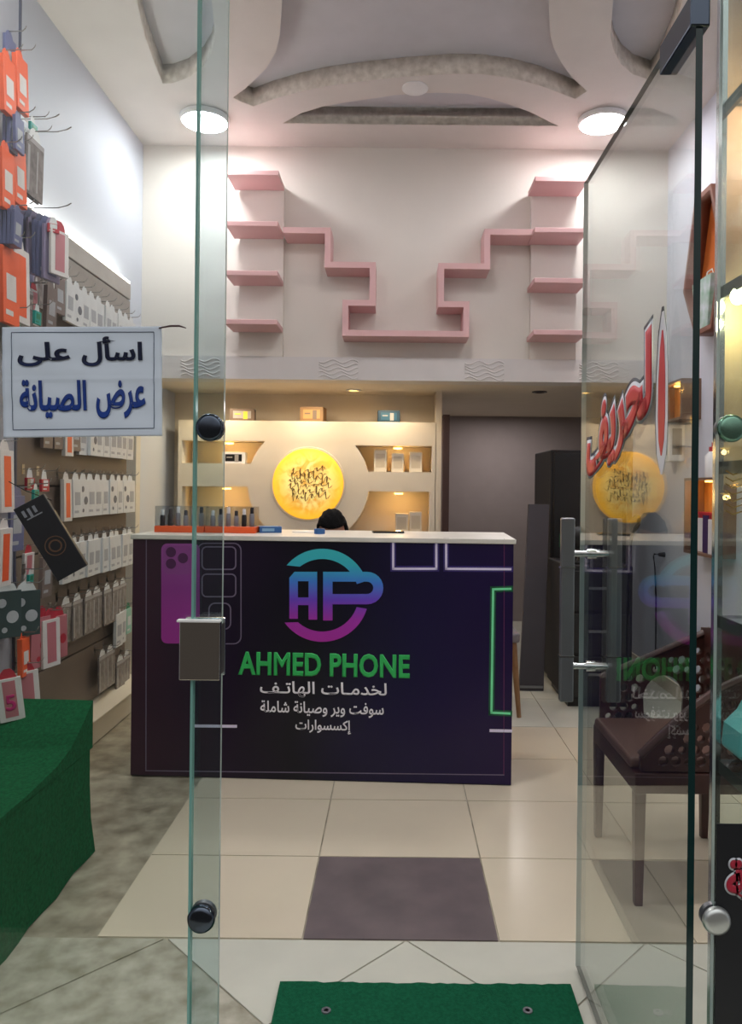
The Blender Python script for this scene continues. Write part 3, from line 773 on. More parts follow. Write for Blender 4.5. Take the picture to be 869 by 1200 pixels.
sd = so.modifiers.new('t', 'SOLIDIFY'); sd.thickness = 0.0004; sd.offset = 1 if so.data.polygons[0].normal.y > 0 else -1
M_inkb = ramp_mat('blue_ink', 'Z', [(0.02, (30, 70, 160)), (0.10, (34, 60, 130)), (0.13, (20, 30, 60)), (0.18, (22, 28, 52))], 0.5)
ln_ = MB(); M_inkl = mat('ink_line', (70, 84, 110), 0.6)
def sline(u0, v0, u1, v1, w=0.0006):
    n = 24
    pts = [sgn(u0+(u1-u0)*k/n, v0+(v1-v0)*k/n, 0.0006) for k in range(n+1)]
    ln_.tube(pts, w, 4)
sline(0.06,0.07,0.95,0.07); sline(0.06,0.95,0.95,0.95); sline(0.06,0.07,0.06,0.95); sline(0.95,0.07,0.95,0.95)
ln_.build('border_line', M_inkl, sign)
SW, SH = c1[0]-c0[0], c0[2]-c3[2]
def swrite(text, u0, u1, v0, v1, bold):
    def f(u, v, w): return sgn((u0+u1)/2 + u/SW, (v0+v1)/2 + v/SH, 0.0018 + w)
    o = writing(text, 'lettering', M_inkb, f, (u1-u0)*SW, (v1-v0)*SH, bold=bold)
    inv = parent_world(sign).inverted()
    for v in o.data.vertices: v.co = inv @ v.co
    o.parent = sign
swrite('على', 0.10, 0.43, 0.64, 0.86, 0.03)
swrite('اسأل', 0.50, 0.88, 0.64, 0.91, 0.03)
swrite('الصيانة', 0.11, 0.53, 0.17, 0.52, 0.034)
swrite('عرض', 0.59, 0.90, 0.16, 0.51, 0.034)
tp = MB().tube([P(186,384.5,DF-0.007), P(200,382,DF-0.006), P(210,382,DF-0.006), P(218,384.5,DF-0.005)], [0.0012,0.0018,0.0018,0.0008], 6)
tag(tp.build('tape_strip', mat('brown_tape', (70, 44, 44), 0.5)), 'thin brown curled tape strip sticking out from the paper notice corner', 'tape')
MB_dot = None

# black poster on the right pane
a = P(827, 965, DF-0.002); b_ = (XR-0.25, DF-0.002, 0.0)
bp = thing('window_poster', 'black poster with red Arabic lettering on the lower right glass pane', 'poster', (0.9, DF-0.002, 0.02))
MB().box(XG+0.002, 1.35, DF-0.003, DF-0.001, 0.02, a[2]).build('sheet', mat('black_poster', (14, 17, 24), 0.45), bp)
def pw(text, px0, px1, py0, py1, bold=0.03):
    a = P(px0, py1, DF-0.004); b = P(px1, py0, DF-0.004); u0, v0 = (a[0]+b[0])/2, (a[2]+b[2])/2
    for nm_, m_, bd, gw, lf in (('lettering_outline', M_wv, bold+0.045, 0.045, 0.0), ('lettering', mat('dark_red_vinyl', (170, 30, 56), 0.45), bold, 0.0, 0.0006)):
        o = writing(text, nm_, m_, lambda u, v, w: (u0+u, DF-0.0035-lf-w, v0+v), b[0]-a[0], b[2]-a[2], bold=bd, grow=gw)
        inv = parent_world(bp).inverted()
        for v in o.data.vertices: v.co = inv @ v.co
        o.parent = bp
pw('ـية', 850, 905, 1008, 1062, 0.05)
pw('شـ', 850, 905, 1170, 1235, 0.05)

# ================================================================== RIGHT DISPLAY CASE BEHIND THE PANE
case = thing('display_case', 'narrow glass display case with dark shelf edges behind the right pane', 'case', (0.95, 1.36, 0))
M_cs = mat('case_shelf_edge', (44, 50, 54), 0.35); M_cs2 = mat('case_back', (186, 160, 136), 0.55, col2=(150, 122, 98), scale=6)
XS = P(838, 570, 1.42)[0]
sp_ = MB().box(XS, XS+0.008, 1.285, 1.42, 0.05, 2.62).build('side_pane', [M_glass, M_gedge_pale], case)
for p in sp_.data.polygons: p.material_index = 0 if abs(p.normal.x) > 0.9 else 1
MB().box(XS-0.004, XS+0.012, 1.413, 1.425, 0.05, 2.62).build('rear_upright', M_chrome, case)
MB().box(XS+0.009, 1.36, 1.425, 1.432, 1.34, 2.62).build('back_panel', M_cs2, case)
for z in (2.07, 1.72, 1.384, 1.09, 0.815):
    s_ = MB().box(XS+0.009, 1.36, 1.285, 1.42, z-0.006, z).build('shelf', [M_glass, M_cs], case)
    for p in s_.data.polygons: p.material_index = 0 if abs(p.normal.z) > 0.9 else 1
    MB().box(XS+0.0085, XS+0.016, 1.285, 1.42, z-0.024, z-0.006).build('shelf_bracket', M_cs, s_)
MB().box(XS, 1.36, 1.285, 1.42, 0.0, 0.05).build('base', M_cs, case)
# warm lamp in the case
x, y, z = P(864, 347, 1.37)
t = thing('case_lamp', 'small glowing spot lamp under a shelf in the right display case', 'lamp', (x, y, z))
MB().cyl((x, y, 1.694), (x, y, z+0.014), 0.008).build('holder', M_white, t)
MB().ell((x, y, z), 0.013, 0.013, 0.016).build('bulb', mat('case_bulb', (255, 250, 200), 0.5, emit=(250, 250, 190), es=14), t, smooth=True)
point('case_glow', (x, y-0.02, z-0.03), (255, 244, 180), 0.9, 0.015)
point('case_glow', (0.76, 1.33, 2.02), (255, 222, 190), 3.2, 0.03)  # added fill with no fixture, brightening the upper case
point('case_glow', (0.95, 1.33, 1.33), (255, 240, 210), 1.5, 0.03)  # second added fill with no fixture, for the lower shelves
# gold chain hanging in the case
x, y, z = P(857, 590, 1.35)
gc = MB()
for k in range(7): gc.tube([(x-0.012, y, z+0.06-k*0.012), (x, y-0.004, z+0.052-k*0.012), (x+0.02, y, z+0.058-k*0.012)], 0.0014, 5)
tag(gc.build('gold_chain', mat('gold', (220, 180, 90), 0.25, 0.9)), 'looped gold chain jewellery hanging in the right display case', 'chain')
# turquoise toy car
x0, y0, z0 = XS+0.0105, 1.325, 0.8155
car = thing('toy_car', 'turquoise toy car with a green figure on top, on the lowest case shelf', 'toy', (x0, y0, z0))
M_tq = mat('turquoise_plastic', (120, 206, 212), 0.3); M_gp = mat('mint_plastic', (80, 176, 140), 0.35)
prof = [(0,0.03),(0.005,0.075),(0.03,0.10),(0.06,0.155),(0.13,0.165),(0.16,0.11),(0.20,0.095),(0.21,0.05),(0.20,0.025),(0.02,0.02)]
MB().prism(prof, lambda x, z: (x0+x, y0+0.01, z0+z), lambda x, z: (x0+x, y0+0.09, z0+z)).build('car_body', M_tq, car, bevel=0.008, seg=3)
MB().prism([(0.045,0.105),(0.066,0.145),(0.122,0.150),(0.145,0.11)], lambda x, z: (x0+x, y0+0.0085, z0+z), lambda x, z: (x0+x, y0+0.0102, z0+z)).build('side_window', M_smoke, car)
for xx in (0.045, 0.165):
    for yy in (0.0, 0.085):
        w_ = MB().cyl((x0+xx, y0+yy, z0+0.026), (x0+xx, y0+yy+0.015, z0+0.026), 0.026, 20).build('wheel', M_black, car, smooth=True)
        MB().cyl((x0+xx, y0+yy-0.002, z0+0.026), (x0+xx, y0+yy+0.0001, z0+0.026), 0.013, 12).build('hub', M_chrome, w_)
MB().ell((x0+0.055, y0+0.05, z0+0.19), 0.03, 0.028, 0.032).build('figure', M_gp, car, smooth=True)

# ================================================================== MAT
mt = MB()
mo = []
ex = [-0.29, 0.482]
pts = []
rd = random.Random(5)
n = 40
for i in range(n+1): pts.append((ex[0] + (ex[1]-ex[0])*i/n, 1.972 + rd.uniform(-0.003, 0.003)))
pts += [(0.47, 1.15), (-0.28, 1.15)]
mt.prism(pts, lambda x, y: (x, y, 0.0005), lambda x, y: (x, y, 0.012))
dm = thing('door_mat', 'green artificial turf door mat on the floor at the entrance', 'mat', (0.1, 1.6, 0))
mt.build('turf', M_turf2, dm)
for px, py in ((382,1185),(618,1185)):
    x, y = onz(px, py, 0.012)
    MB().lathe([(0.006,0.0),(0.012,0.0),(0.012,0.003),(0.006,0.003),(0.006,0)], (x, y, 0.0122), 16).build('eyelet', M_steel, dm, smooth=True)

# ================================================================== GREEN TURF PLATFORM (LEFT)
XP = -1.085
gp = thing('turf_platform', 'green turf covered display platform along the left wall', 'platform', (-1.4, 2.2, 0))
mb = MB()
low = [(1.45,0.0),(2.68,0.0),(2.685,0.372),(1.45,0.40)]
nseg = 1
# base box with slightly irregular side
ys = [1.45 + i*(2.685-1.45)/16 for i in range(17)]
rows = []
for j, zf in enumerate((0.0, 0.33, 0.66, 1.0)):
    rows.append([mb.bm.verts.new((XP + 0.006*math.sin(i*1.7+j) + (0.012 if j == 0 else 0), y, zf*(0.40 - 0.03*(y-1.45)/1.235))) for i, y in enumerate(ys)])
for j in range(3):
    for i in range(16): mb._face([rows[j][i], rows[j][i+1], rows[j+1][i+1], rows[j+1][i]])
back = [[mb.bm.verts.new((XL+0.002, y, z)) for z in (0.0, 0.39)] for y in (ys[0], ys[-1])]
mb._face([rows[0][-1], rows[1][-1], rows[2][-1], rows[3][-1], back[1][1], back[1][0]])
mb._face([rows[3][0], rows[2][0], rows[1][0], rows[0][0], back[0][0], back[0][1]])
mb._face([back[0][0], back[1][0], back[1][1], back[0][1]])
mb._face(rows[3] + [back[1][1], back[0][1]])
mb._face(rows[0][::-1] + [back[0][0], back[1][0]])
mb.build('base_block', M_turf, gp)
# draped upper sheet that rises at its far end
prof = [(1.45,0.402),(1.9,0.398),(2.2,0.40),(2.40,0.412),(2.50,0.435),(2.58,0.475),(2.64,0.515),(2.685,0.545)]
mb = MB(); A = []; Bv = []
for y, z in prof:
    A.append((XP+0.004, y, z)); Bv.append((XL+0.002, y, z+0.01))
va = [mb.bm.verts.new(p) for p in A]; vb = [mb.bm.verts.new(p) for p in Bv]
va2 = [mb.bm.verts.new((XP+0.004, y, 0.374 + 0.026*(2.685-y)/1.235)) for y, z in prof]; vb2 = [mb.bm.verts.new((XL+0.002, y, 0.374)) for y, z in prof]
for i in range(len(prof)-1):
    mb._face([va[i], va[i+1], vb[i+1], vb[i]]); mb._face([va2[i+1], va2[i], vb2[i], vb2[i+1]])
    mb._face([va[i+1], va[i], va2[i], va2[i+1]]); mb._face([vb[i], vb[i+1], vb2[i+1], vb2[i]])
mb._face([va[-1], va2[-1], vb2[-1], vb[-1]]); mb._face([va[0], vb[0], vb2[0], va2[0]])
mb.build('top_sheet', M_turf, gp)

# ================================================================== SLATWALL
XB = -1.66
sw = thing('slatwall', 'long grey-brown slatwall board with lit top edge on the left wall', 'display board', (XB, 3.5, 0.125))
z0s, z1s = 0.13, 2.57
MB().box(XL+0.002, XB-0.012, 2.86, 4.60, z0s, z1s).build('backing', M_slat_d, sw)
edges = [0.13, 0.44, 0.70, 1.00, 1.315, 1.62, 1.95, 2.28]
sl = MB()
for a, b in zip(edges, edges[1:]): sl.box(XB-0.012, XB, 2.86, 4.60, a+0.004, b-0.006)
sl.build('panels', M_slat, sw)
MB().box(XL+0.002, XB+0.012, 2.86, 4.60, 2.288, 2.46).build('header_board', M_slath, sw, bevel=0.003)
MB().box(XL+0.002, XB+0.015, 2.86, 4.60, 2.467, 2.565).build('cornice_board', mat('cornice', (176, 168, 162), 0.5), sw, bevel=0.003)
MB().box(XL+0.001, XB+0.008, 2.86, 4.60, 2.566, 2.580).build('led_strip', M_led, sw)

# ---- hooks and hanging packs
hook_me = None
def hook_proto():
    mb = MB(); mb.tube([(0,0,0),(0.10,0,0),(0.18,0,0.002),(0.205,0,0.012),(0.215,0,0.022)], 0.0022, 6)
    mb.box(-0.004, 0.0, -0.012, 0.012, -0.02, 0.02)
    me_o = mb.build('display_hook', M_steelwire); return me_o
HOOK0 = hook_proto(); HOOK_USED = [False]
ordn = ['first','second','third','fourth','fifth','sixth','seventh','eighth','ninth','tenth','eleventh','twelfth','thirteenth','fourteenth']
def hook(x, y, z, L, label):
    o = HOOK0 if not HOOK_USED[0] else HOOK0.copy()
    if HOOK_USED[0]: C.objects.link(o)
    HOOK_USED[0] = True
    o.location = (x, y, z); o.scale = (L/0.215, 1, 1)
    tag(o, label, 'hook', 'wire display hooks'); return o
# pack prototypes: local: hole at the origin, face looks to +x, hangs down
def pack_proto(name, w, h, t, body, prnt, prnt2=None, tabm=None, style=0, label='x', cat='pack'):
    root = MB()
    root.box(0, t, -w/2, w/2, -h, -0.028)
    r = root.build(name, body, bevel=0.0015)
    tb = MB().prism([(-w*0.36,-0.028),(w*0.36,-0.028),(w*0.26,-0.004),(w*0.12,0.008),(-w*0.12,0.008),(-w*0.26,-0.004)], lambda y, z: (t*0.4, y, z), lambda y, z: (t*0.4+0.0012, y, z)).build('hang_tab', tabm or body, r, world=False)
    pm = MB()
    if style == 0:
        pm.box(t, t+0.0006, -w*0.30, w*0.30, -h*0.72, -h*0.42); pm.box(t, t+0.0006, -w*0.36, w*0.1, -h*0.9, -h*0.84)
    elif style == 1:
        pm.box(t, t+0.0006, -w*0.26, w*0.26, -h*0.92, -h*0.2)
    elif style == 2:
        pm.box(t, t+0.0006, -w/2+0.001, w/2-0.001, -h*0.45, -0.03)
    elif style == 3:
        for yy, zz, q in ((-0.2,-0.35,0.16),(0.18,-0.62,0.22),(-0.1,-0.85,0.1)):
            pm.prism(circ(yy*w, zz*h, q*w, 16), lambda y, z: (t, y, z), lambda y, z: (t+0.0008, y, z))
    elif style == 4:
        pm.box(t, t+0.0006, -w*0.47, w*0.47, -0.046, -0.030); pm.box(t, t+0.0006, -w*0.42, -w*0.30, -h*0.95, -0.06); pm.box(t, t+0.0006, w*0.1, w*0.16, -h*0.9, -0.06)  # film bag: header strip, then sheen streaks painted as pale bars
    pm.build('printed_panel', prnt, r, world=False)
    return r
M_wp = mat('white_pack', (214, 214, 216), 0.4); M_gp2 = mat('grey_pack_print', (168, 168, 174), 0.5); M_dk = mat('dark_pack_print', (100, 102, 112), 0.5)
M_gb = mat('greybrown_pack', (120, 104, 100), 0.4); M_op = mat('orange_pack', (238, 96, 52), 0.35); M_opw = mat('orange_pack_side', (214, 206, 204), 0.4)
M_bl = mat('bluegrey_pack', (96, 100, 138), 0.35); M_lil = mat('lilac_pack', (146, 134, 166), 0.35); M_clr = mat('greyfilm_pack', (142, 132, 130), 0.22, col2=(100, 92, 92), scale=30); M_flm = mat('painted_sheen', (166, 160, 162), 0.25); M_pk = mat('pink_case', (186, 112, 120), 0.35)
M_dg = mat('darkgreen_card', (42, 60, 62), 0.4); M_mint = mat('mint_pack', (150, 196, 180), 0.4); M_tl = mat('teal_pack', (30, 150, 140), 0.4); M_rd = mat('red_pack', (180, 44, 60), 0.4); M_gn = mat('green_tag', (20, 120, 84), 0.4)
PR = {
 'white': pack_proto('hanging_box', 0.1, 0.22, 0.018, M_wp, M_gp2),
 'whited': pack_proto('hanging_box', 0.1, 0.22, 0.018, M_wp, M_dk, style=3),
 'greybrown': pack_proto('hanging_box', 0.092, 0.205, 0.018, M_gb, M_gp2),
 'orange': pack_proto('orange_pack', 0.085, 0.235, 0.02, M_op, M_opw, style=0),
 'orangew': pack_proto('orange_pack', 0.085, 0.235, 0.02, M_opw, M_op, style=1),
 'blue': pack_proto('blister_pack', 0.10, 0.23, 0.012, M_bl, M_gp2, style=0),
 'lilac': pack_proto('blister_pack', 0.10, 0.23, 0.012, M_lil, M_bl, style=1),
 'film': pack_proto('film_bag', 0.122, 0.225, 0.008, M_clr, M_flm, style=4, tabm=M_wp),
 'pink': pack_proto('phone_case', 0.085, 0.19, 0.012, M_pk, M_rd, style=3, tabm=M_rd),
 'pinkw': pack_proto('phone_case', 0.085, 0.19, 0.012, M_opw, M_pk, style=1, tabm=M_rd),
 'card': pack_proto('case_card', 0.11, 0.21, 0.008, M_dg, M_gp2, style=3, tabm=M_wp),
 'mint': pack_proto('mint_pack', 0.09, 0.18, 0.012, M_mint, M_wp, style=0, tabm=M_gn),
 'teal': pack_proto('teal_pack', 0.06, 0.09, 0.012, M_tl, M_gn, style=0, tabm=M_wp),
 'red': pack_proto('red_pack', 0.06, 0.075, 0.012, M_rd, M_wp, style=0, tabm=M_wp),
}
USED = set()
KN = {k: v for k, v in zip(('white','whited','greybrown','orange','orangew','blue','lilac','film','pink','pinkw','card','mint','teal','red'), ('box','box','box','orange pack','white-orange pack','blister pack','lilac pack','film bag','pink case','pink-white case','dark card','mint pack','teal pack','red pack'))}
DESC = {'white':('white box with grey print','box'),'whited':('white box with dark spots','box'),'greybrown':('grey-brown hanging box','box'),'orange':('orange hanging pack','pack'),
 'orangew':('white pack with an orange panel','pack'),'blue':('blue-grey blister pack','pack'),'lilac':('lilac blister pack','pack'),'film':('grey film bag','bag'),'pink':('pink phone case','case'),
 'pinkw':('white and pink phone case','case'),'card':('dark spotted case card','card'),'mint':('pale mint pack','pack'),'teal':('small teal pack','pack'),'red':('small red pack','pack')}
def hang(kind, x, y, z, where, group, s=1.0, rot=(0,0,0)):
    if kind not in USED: o = PR[kind]; USED.add(kind)
    else: o = copy_tree(PR[kind])
    o.location = (x, y, z); o.rotation_euler = rot; o.scale = (1, s, s)
    d, c = DESC[kind]
    tag(o, d + ' ' + where, c, group); return o
rj = random.Random(11)
def row(zh, items, rowname, xoff=0.0, hooks=True, pitch=None, far=4.535, s=1.0, depth=1):
    """items listed from the far end towards the viewer"""
    y = far
    for i, k in enumerate(items):
        w = 0.098 if pitch is None else pitch
        if k:
            hook(XB, y, zh, 0.10 + xoff, 'wire hook in %s, %s from far end' % (rowname, ordn[i]))
            hang(k, XB + 0.03 + xoff + rj.uniform(0, 0.012), y + rj.uniform(-0.003, 0.003), zh - 0.004, 'in %s, %s from far end' % (rowname, ordn[i]), 'packs in the %s' % rowname, s, (0, rj.uniform(-0.03, 0.03), rj.uniform(-0.05, 0.05)))
        y -= w
W = 'white'; Wd = 'whited'; G = 'greybrown'
row(2.345, [W,W,W,W,W,W,W,W,Wd,W,G,'pinkw','film','lilac'], 'top slatwall row')
row(1.70, [W,W,W,W,W,W,Wd,W,G,'orangew',G,G], 'first row below notice', 0.0)
row(1.38, [W,Wd,W,Wd,W,W,W,Wd,W,'orangew'], 'second row below notice')
row(1.06, [W,W,W,W,W,W,W,W,Wd,W], 'third row below notice')
row(0.765, [None,'film','film','film','film','film','film','film'], 'fourth row below notice', 0.01, far=4.56, pitch=0.128)
row(0.60, ['mint',W,W], 'short row of three', 0.0, pitch=0.09)
row(0.31, ['film','film'], 'lowest pair by the counter', 0.0, pitch=0.13)
row(0.40, ['film','film'], 'pair above the slatwall foot', 0.0, far=4.26, pitch=0.12)

# ---- nearer things hanging at the left: tall narrow board
XT = -1.455
tb = thing('tall_board', 'tall black-edged display board at the left end, rising above the slatwall', 'display board', (-1.6, 2.6, 0.56))
MB().box(XL+0.002, XT, 2.30, 2.84, 0.56, 3.35).build('board', mat('tall_board_face', (150, 148, 156), 0.5), tb)
MB().box(XL+0.002, XT+0.004, 2.84, 2.855, 0.56, 3.35).build('edge_strip', mat('dark_blue_edge', (52, 56, 80), 0.4), tb)
def near(kind, px, py, D, where, x=None, s=1.0, rz=0.0, stack=1, hk=True, step=0.02, rot=None, group='packs hanging on the tall board'):
    """pack whose top centre shows at px,py and depth D; stack repeats towards +x"""
    X, Y, Z = P(px, py, D)
    for q in range(stack):
        wh = where if stack == 1 else where + ', %s in its stack from the wall' % ordn[q]
        hang(kind, X + q*step, Y + rj.uniform(-0.002, 0.002), Z, wh, group, s, rot or (0, rj.uniform(-0.04, 0.04), rz))
    if hk: hook(min(X-0.02, XT), Y, Z+0.004, max(X + stack*step - min(X-0.02, XT) + 0.05, 0.06), 'hook of the ' + KN[kind] + ' ' + where)
# column on the tall board, px 0..25
near('blue', 9, 38, 2.76, 'at the very top of the left column', s=0.75, group='packs hanging on the tall board')
near('orange', 20, 60, 2.79, 'highest on the left, nearer the wall edge', s=0.98)
near('orange', 4, 60, 2.66, 'highest on the left, at the frame edge', s=0.98)
near('blue', 8, 133, 2.70, 'between the two orange pairs', s=0.62, stack=3, step=0.018)
near('orange', 17, 166, 2.76, 'in the second orange group, nearer the wall edge', s=1.02)
near('orange', 3, 168, 2.64, 'in the second orange group, at the frame edge', s=1.02)
near('blue', 3, 242, 2.66, 'under the second orange group', s=0.62, stack=4, step=0.016)
near('orangew', 19, 280, 2.78, 'in the third orange group, nearer the wall edge', s=1.35)
near('orange', 6, 280, 2.68, 'in the third orange group, at the frame edge', s=1.32)
near('mint', 15, 362, 2.76, 'just above the paper notice, at the left', s=0.8)
near('orangew', 2, 518, 2.72, 'just under the paper notice, at the frame edge', s=1.1)
# things on long hooks beyond the tall board
GH = 'packs on the long hooks beside the tall board'
hook(XB, 2.98, P(60,140,2.98)[2], 0.30, 'bare upper wire hook above the teal pack')
near('teal', 37, 138, 2.95, 'on the upper long hook against the wall', s=0.9, group=GH)
near('film', 34, 155, 2.92, 'under the teal pack, front one', s=1.15, group=GH, stack=2, step=0.02)
hook(XB, 3.0, P(68,155,3.0)[2], 0.34, 'bare lower wire hook above the grey bags')
for q in range(6):
    k = ('lilac','blue','lilac','blue','blue','lilac')[q]
    X, Y, Z = P(28 + q*6.2, 246 + q*2.4, 3.02)
    hang(k, X, Y, Z, 'in the dense cluster above the slatwall, %s from the left' % ordn[q], 'blister packs clustered above the slatwall', 1.08, (0, rj.uniform(-0.02, 0.02), -0.15))
hang('pinkw', *P(68, 262, 3.02), 'closing the blister cluster at its right end', 'blister packs clustered above the slatwall', 1.12, (0, 0, -0.35))
hook(XB, 3.03, P(60,243,3.02)[2], 0.33, 'wire hook carrying the cluster of blister packs')
hang('red', *P(62, 257, 2.99), 'tilted on the hook tip above the blister cluster', 'blister packs clustered above the slatwall', 0.75, (0, 0, -0.9))
near('film', 30, 332, 3.0, 'below the blister cluster, left', group=GH, s=0.85)
near('teal', 42, 358, 3.0, 'just above the paper notice, with a green clip', group=GH, s=0.85)
near('pinkw', 38, 333, 3.10, 'below the blister cluster, middle', group=GH, s=0.9)
near('greybrown', 57, 329, 3.16, 'below the blister cluster, right', group=GH, s=1.0)
# below the sign
near('red', 33, 551, 3.05, 'left one above the black box', group=GH, s=1.1)
near('red', 50, 553, 3.10, 'right one above the black box', group=GH, s=1.1)
near('teal', 40, 568, 3.0, 'behind the black box, upper', group=GH, s=0.7)
near('blue', 18, 572, 2.85, 'left of the black box, hanging low', group=GH, s=1.05)
near('pinkw', 32, 640, 3.0, 'below the black box at the left', group=GH, s=0.95)
near('greybrown', 52, 645, 3.1, 'below the black box, behind its lower end', group=GH, s=0.95)
near('orangew', 2, 610, 2.66, 'hanging low at the frame edge', group=GH, s=1.0)
near('teal', 34, 668, 2.95, 'with a green header above the dark cards', group=GH, s=0.6)
near('card', 30, 684, 2.86, 'right one of the dark pair', group=GH, s=0.95, rz=-0.75)
near('card', 8, 684, 2.74, 'left one of the dark pair', group=GH, s=0.95, rz=-0.6)
near('pink', 46, 713, 3.0, 'left one of the pink trio', group=GH, s=1.25, rz=-0.25)
near('pinkw', 57, 716, 3.05, 'middle one of the pink trio', group=GH, s=1.2, rz=-0.25)
near('pink', 67, 713, 3.15, 'right one of the pink trio', group=GH, s=1.1, rz=-0.2)
near('orange', 24, 742, 2.85, 'below the dark cards', group=GH, s=0.7)
near('pinkw', 30, 778, 2.86, 'with a red header, just above the green platform', group=GH, s=0.95, rz=-0.9, rot=(0.08, 0, -0.9))
# tilted price-marked white case at the frame edge
X, Y, Z = P(8, 786, 2.60)
o = hang('pinkw', X, Y, Z, 'marked with a pink number, tilted at the frame edge', GH, 0.93, (0.12, 0, -1.1))
writing('5', 'price_mark', mat('magenta_ink', (190, 40, 110), 0.5), lambda u, v, w: (0.0135+w, u, -0.12+v), 0.035, 0.06, bold=0.03, arabic=False).parent = o

# the big tilted black box
X, Y, Z = P(60, 630, 2.45)
R = math.radians(-30)
bx = thing('black_gift_box', 'long black box with a gold ring emblem, tilted on a hook below the paper notice', 'box', (X, Y, Z), 0.25)
Rm = Matrix.Rotation(-R, 4, 'Y') 
Mx = Matrix.Rotation(math.radians(-30), 4, 'Y')
L2, W2 = 0.137, 0.052
def bbx(name, m, *q, bevel=0):
    return MB().box(*q, M=Mx).build(name, m, bx, world=False, bevel=bevel)
bbx('carton', mat('black_box_card', (22, 20, 32), 0.35), -W2, W2, -0.012, 0.022, -L2, L2, bevel=0.003)
rgm = MB()
for r0, r1 in ((0.030, 0.033), (0.016, 0.021)):
    lo = circ(0, 0, r1, 28); li = circ(0, 0, r0, 28)
    for k in range(28):
        k2 = (k+1) % 28
        q = [Vector((p[0], yy, p[1]-0.03)) for yy in (-0.0125, -0.014) for p in (lo[k], lo[k2], li[k2], li[k])]
        vs = [rgm.bm.verts.new(Mx @ v) for v in q]
        for f in ((0,1,2,3),(7,6,5,4),(0,4,5,1),(2,6,7,3)): rgm._face([vs[i] for i in f])
rgm.build('ring_emblem', mat('bronze_print', (120, 84, 66), 0.35, 0.4), bx, world=False)
pm = MB()
for k in range(3): pm.box(-0.035+k*0.018, -0.026+k*0.018, -0.0135, -0.012, 0.095-(k%2)*0.008, 0.118, M=Mx)
pm.box(-0.032, 0.02, -0.0135, -0.012, 0.084, 0.088, M=Mx)
pm.build('printed_marks', mat('grey_marks', (150, 148, 160), 0.4), bx, world=False)
tp_ = MB().tube([(0.0, 0.0, L2*0.9), (-0.08, 0.01, L2*0.9+0.03), (-0.14, 0.05, L2*0.9+0.06)], 0.0015, 5); tp_.build('hanging_cord', M_black, bx, world=False)

# ================================================================== RIGHT WALL OBJECTS
def lit_box(name, y0, y1, z0, z1, depth, label):
    t = thing(name, label, 'wall shelf', (XR, (y0+y1)/2, z0))
    tk = 0.015; x0 = XR - depth
    mb = MB(); mb.box(x0, XR, y0, y1, z0, z0+tk).box(x0, XR, y0, y1, z1-tk, z1).box(x0, XR, y0, y0+tk, z0+tk, z1-tk).box(x0, XR, y1-tk, y1, z0+tk, z1-tk)
    mb.build('frame', mat('niche_wood', (120, 92, 76), 0.5), t)
    MB().box(XR-0.006, XR-0.001, y0+tk, y1-tk, z0+tk, z1-tk).build('back', mat('niche_back', (214, 150, 70), 0.6), t)
    MB().lathe([(0,0),(0.022,0),(0.022,-0.008),(0,-0.008)], (XR-depth*0.5, (y0+y1)/2, z1-tk-0.001), 16).build('puck_light', M_warm, t)
    point('wall_niche_lamp', (XR-depth*0.5, (y0+y1)/2, z1-tk-0.03), (255, 180, 80), 0.5, 0.015)
    return t
# px -> depth on the right wall
def rd_(px, xw=XR): return xw*F/(px-CX)
lit_box('lit_wall_shelf', 3.95, 4.36, P(818,650,4.2)[2], P(818,560,4.2)[2], 0.12, 'square lit wooden wall shelf holding red packs on the right wall')
lit_box('lit_wall_shelf', 4.42, 4.84, P(790,494,4.6)[2], P(790,448,4.6)[2], 0.12, 'square lit wooden wall shelf above the white device on the right wall')
z0_ = P(818,650,4.2)[2]+0.0155
for k in range(3):
    t = thing('striped_pack', 'red-capped pack in the lower lit wall shelf, %s from the front' % ordn[k], 'pack', (XR-0.105+0.012*k, 3.99+0.10*k, z0_+0.001), 0, 'packs in the lit wall shelf')
    MB().box(0, 0.05, 0, 0.07, 0, 0.19 + 0.02*(k == 1)).build('carton', M_wp if k != 1 else mat('purple_card', (64, 44, 90), 0.4), t, world=False, bevel=0.002)
    MB().box(0.0, 0.05, 0.0, 0.07, 0.211, 0.225).box(0.005,0.045,0.005,0.065,0.19,0.211).build('cap', M_rd, t, world=False)
# white wall device with grey window, on a bracket
zz0 = P(779,541,4.75)[2]; zz1 = P(779,496,4.75)[2]
wd = thing('wall_device', 'white upright wall device with grey window below the upper lit shelf', 'device', (XR, 4.75, zz0))
MB().box(XR-0.10, XR, 4.66, 4.82, zz0, zz1).build('housing', M_white, wd, bevel=0.006)
MB().box(XR-0.102, XR-0.10, 4.69, 4.79, zz0+0.04, zz1-0.04).box(XR-0.08, XR-0.02, 4.658, 4.66, zz0+0.04, zz1-0.04).build('window', mat('grey_window', (128, 124, 120), 0.3), wd)
# white cloth-like dispenser with red cap, nearer
zq = P(827,560,4.35)[2]
dp = thing('soap_dispenser', 'white bottle with red pump cap standing on the square lit wall shelf', 'bottle', (XR-0.055, 4.12, P(818,560,4.2)[2]+0.001))
zb = dp.location.z
MB().lathe([(0.04,0),(0.042,0.01),(0.042,0.12),(0.02,0.145),(0,0.145)], (XR-0.055, 4.12, zb), 20).build('bottle_body', M_white, dp, smooth=True)
MB().lathe([(0.022,0.145),(0.022,0.17),(0.008,0.172),(0.008,0.195),(0,0.195)], (XR-0.055, 4.12, zb), 16).build('pump_cap', M_rd, dp, smooth=True)
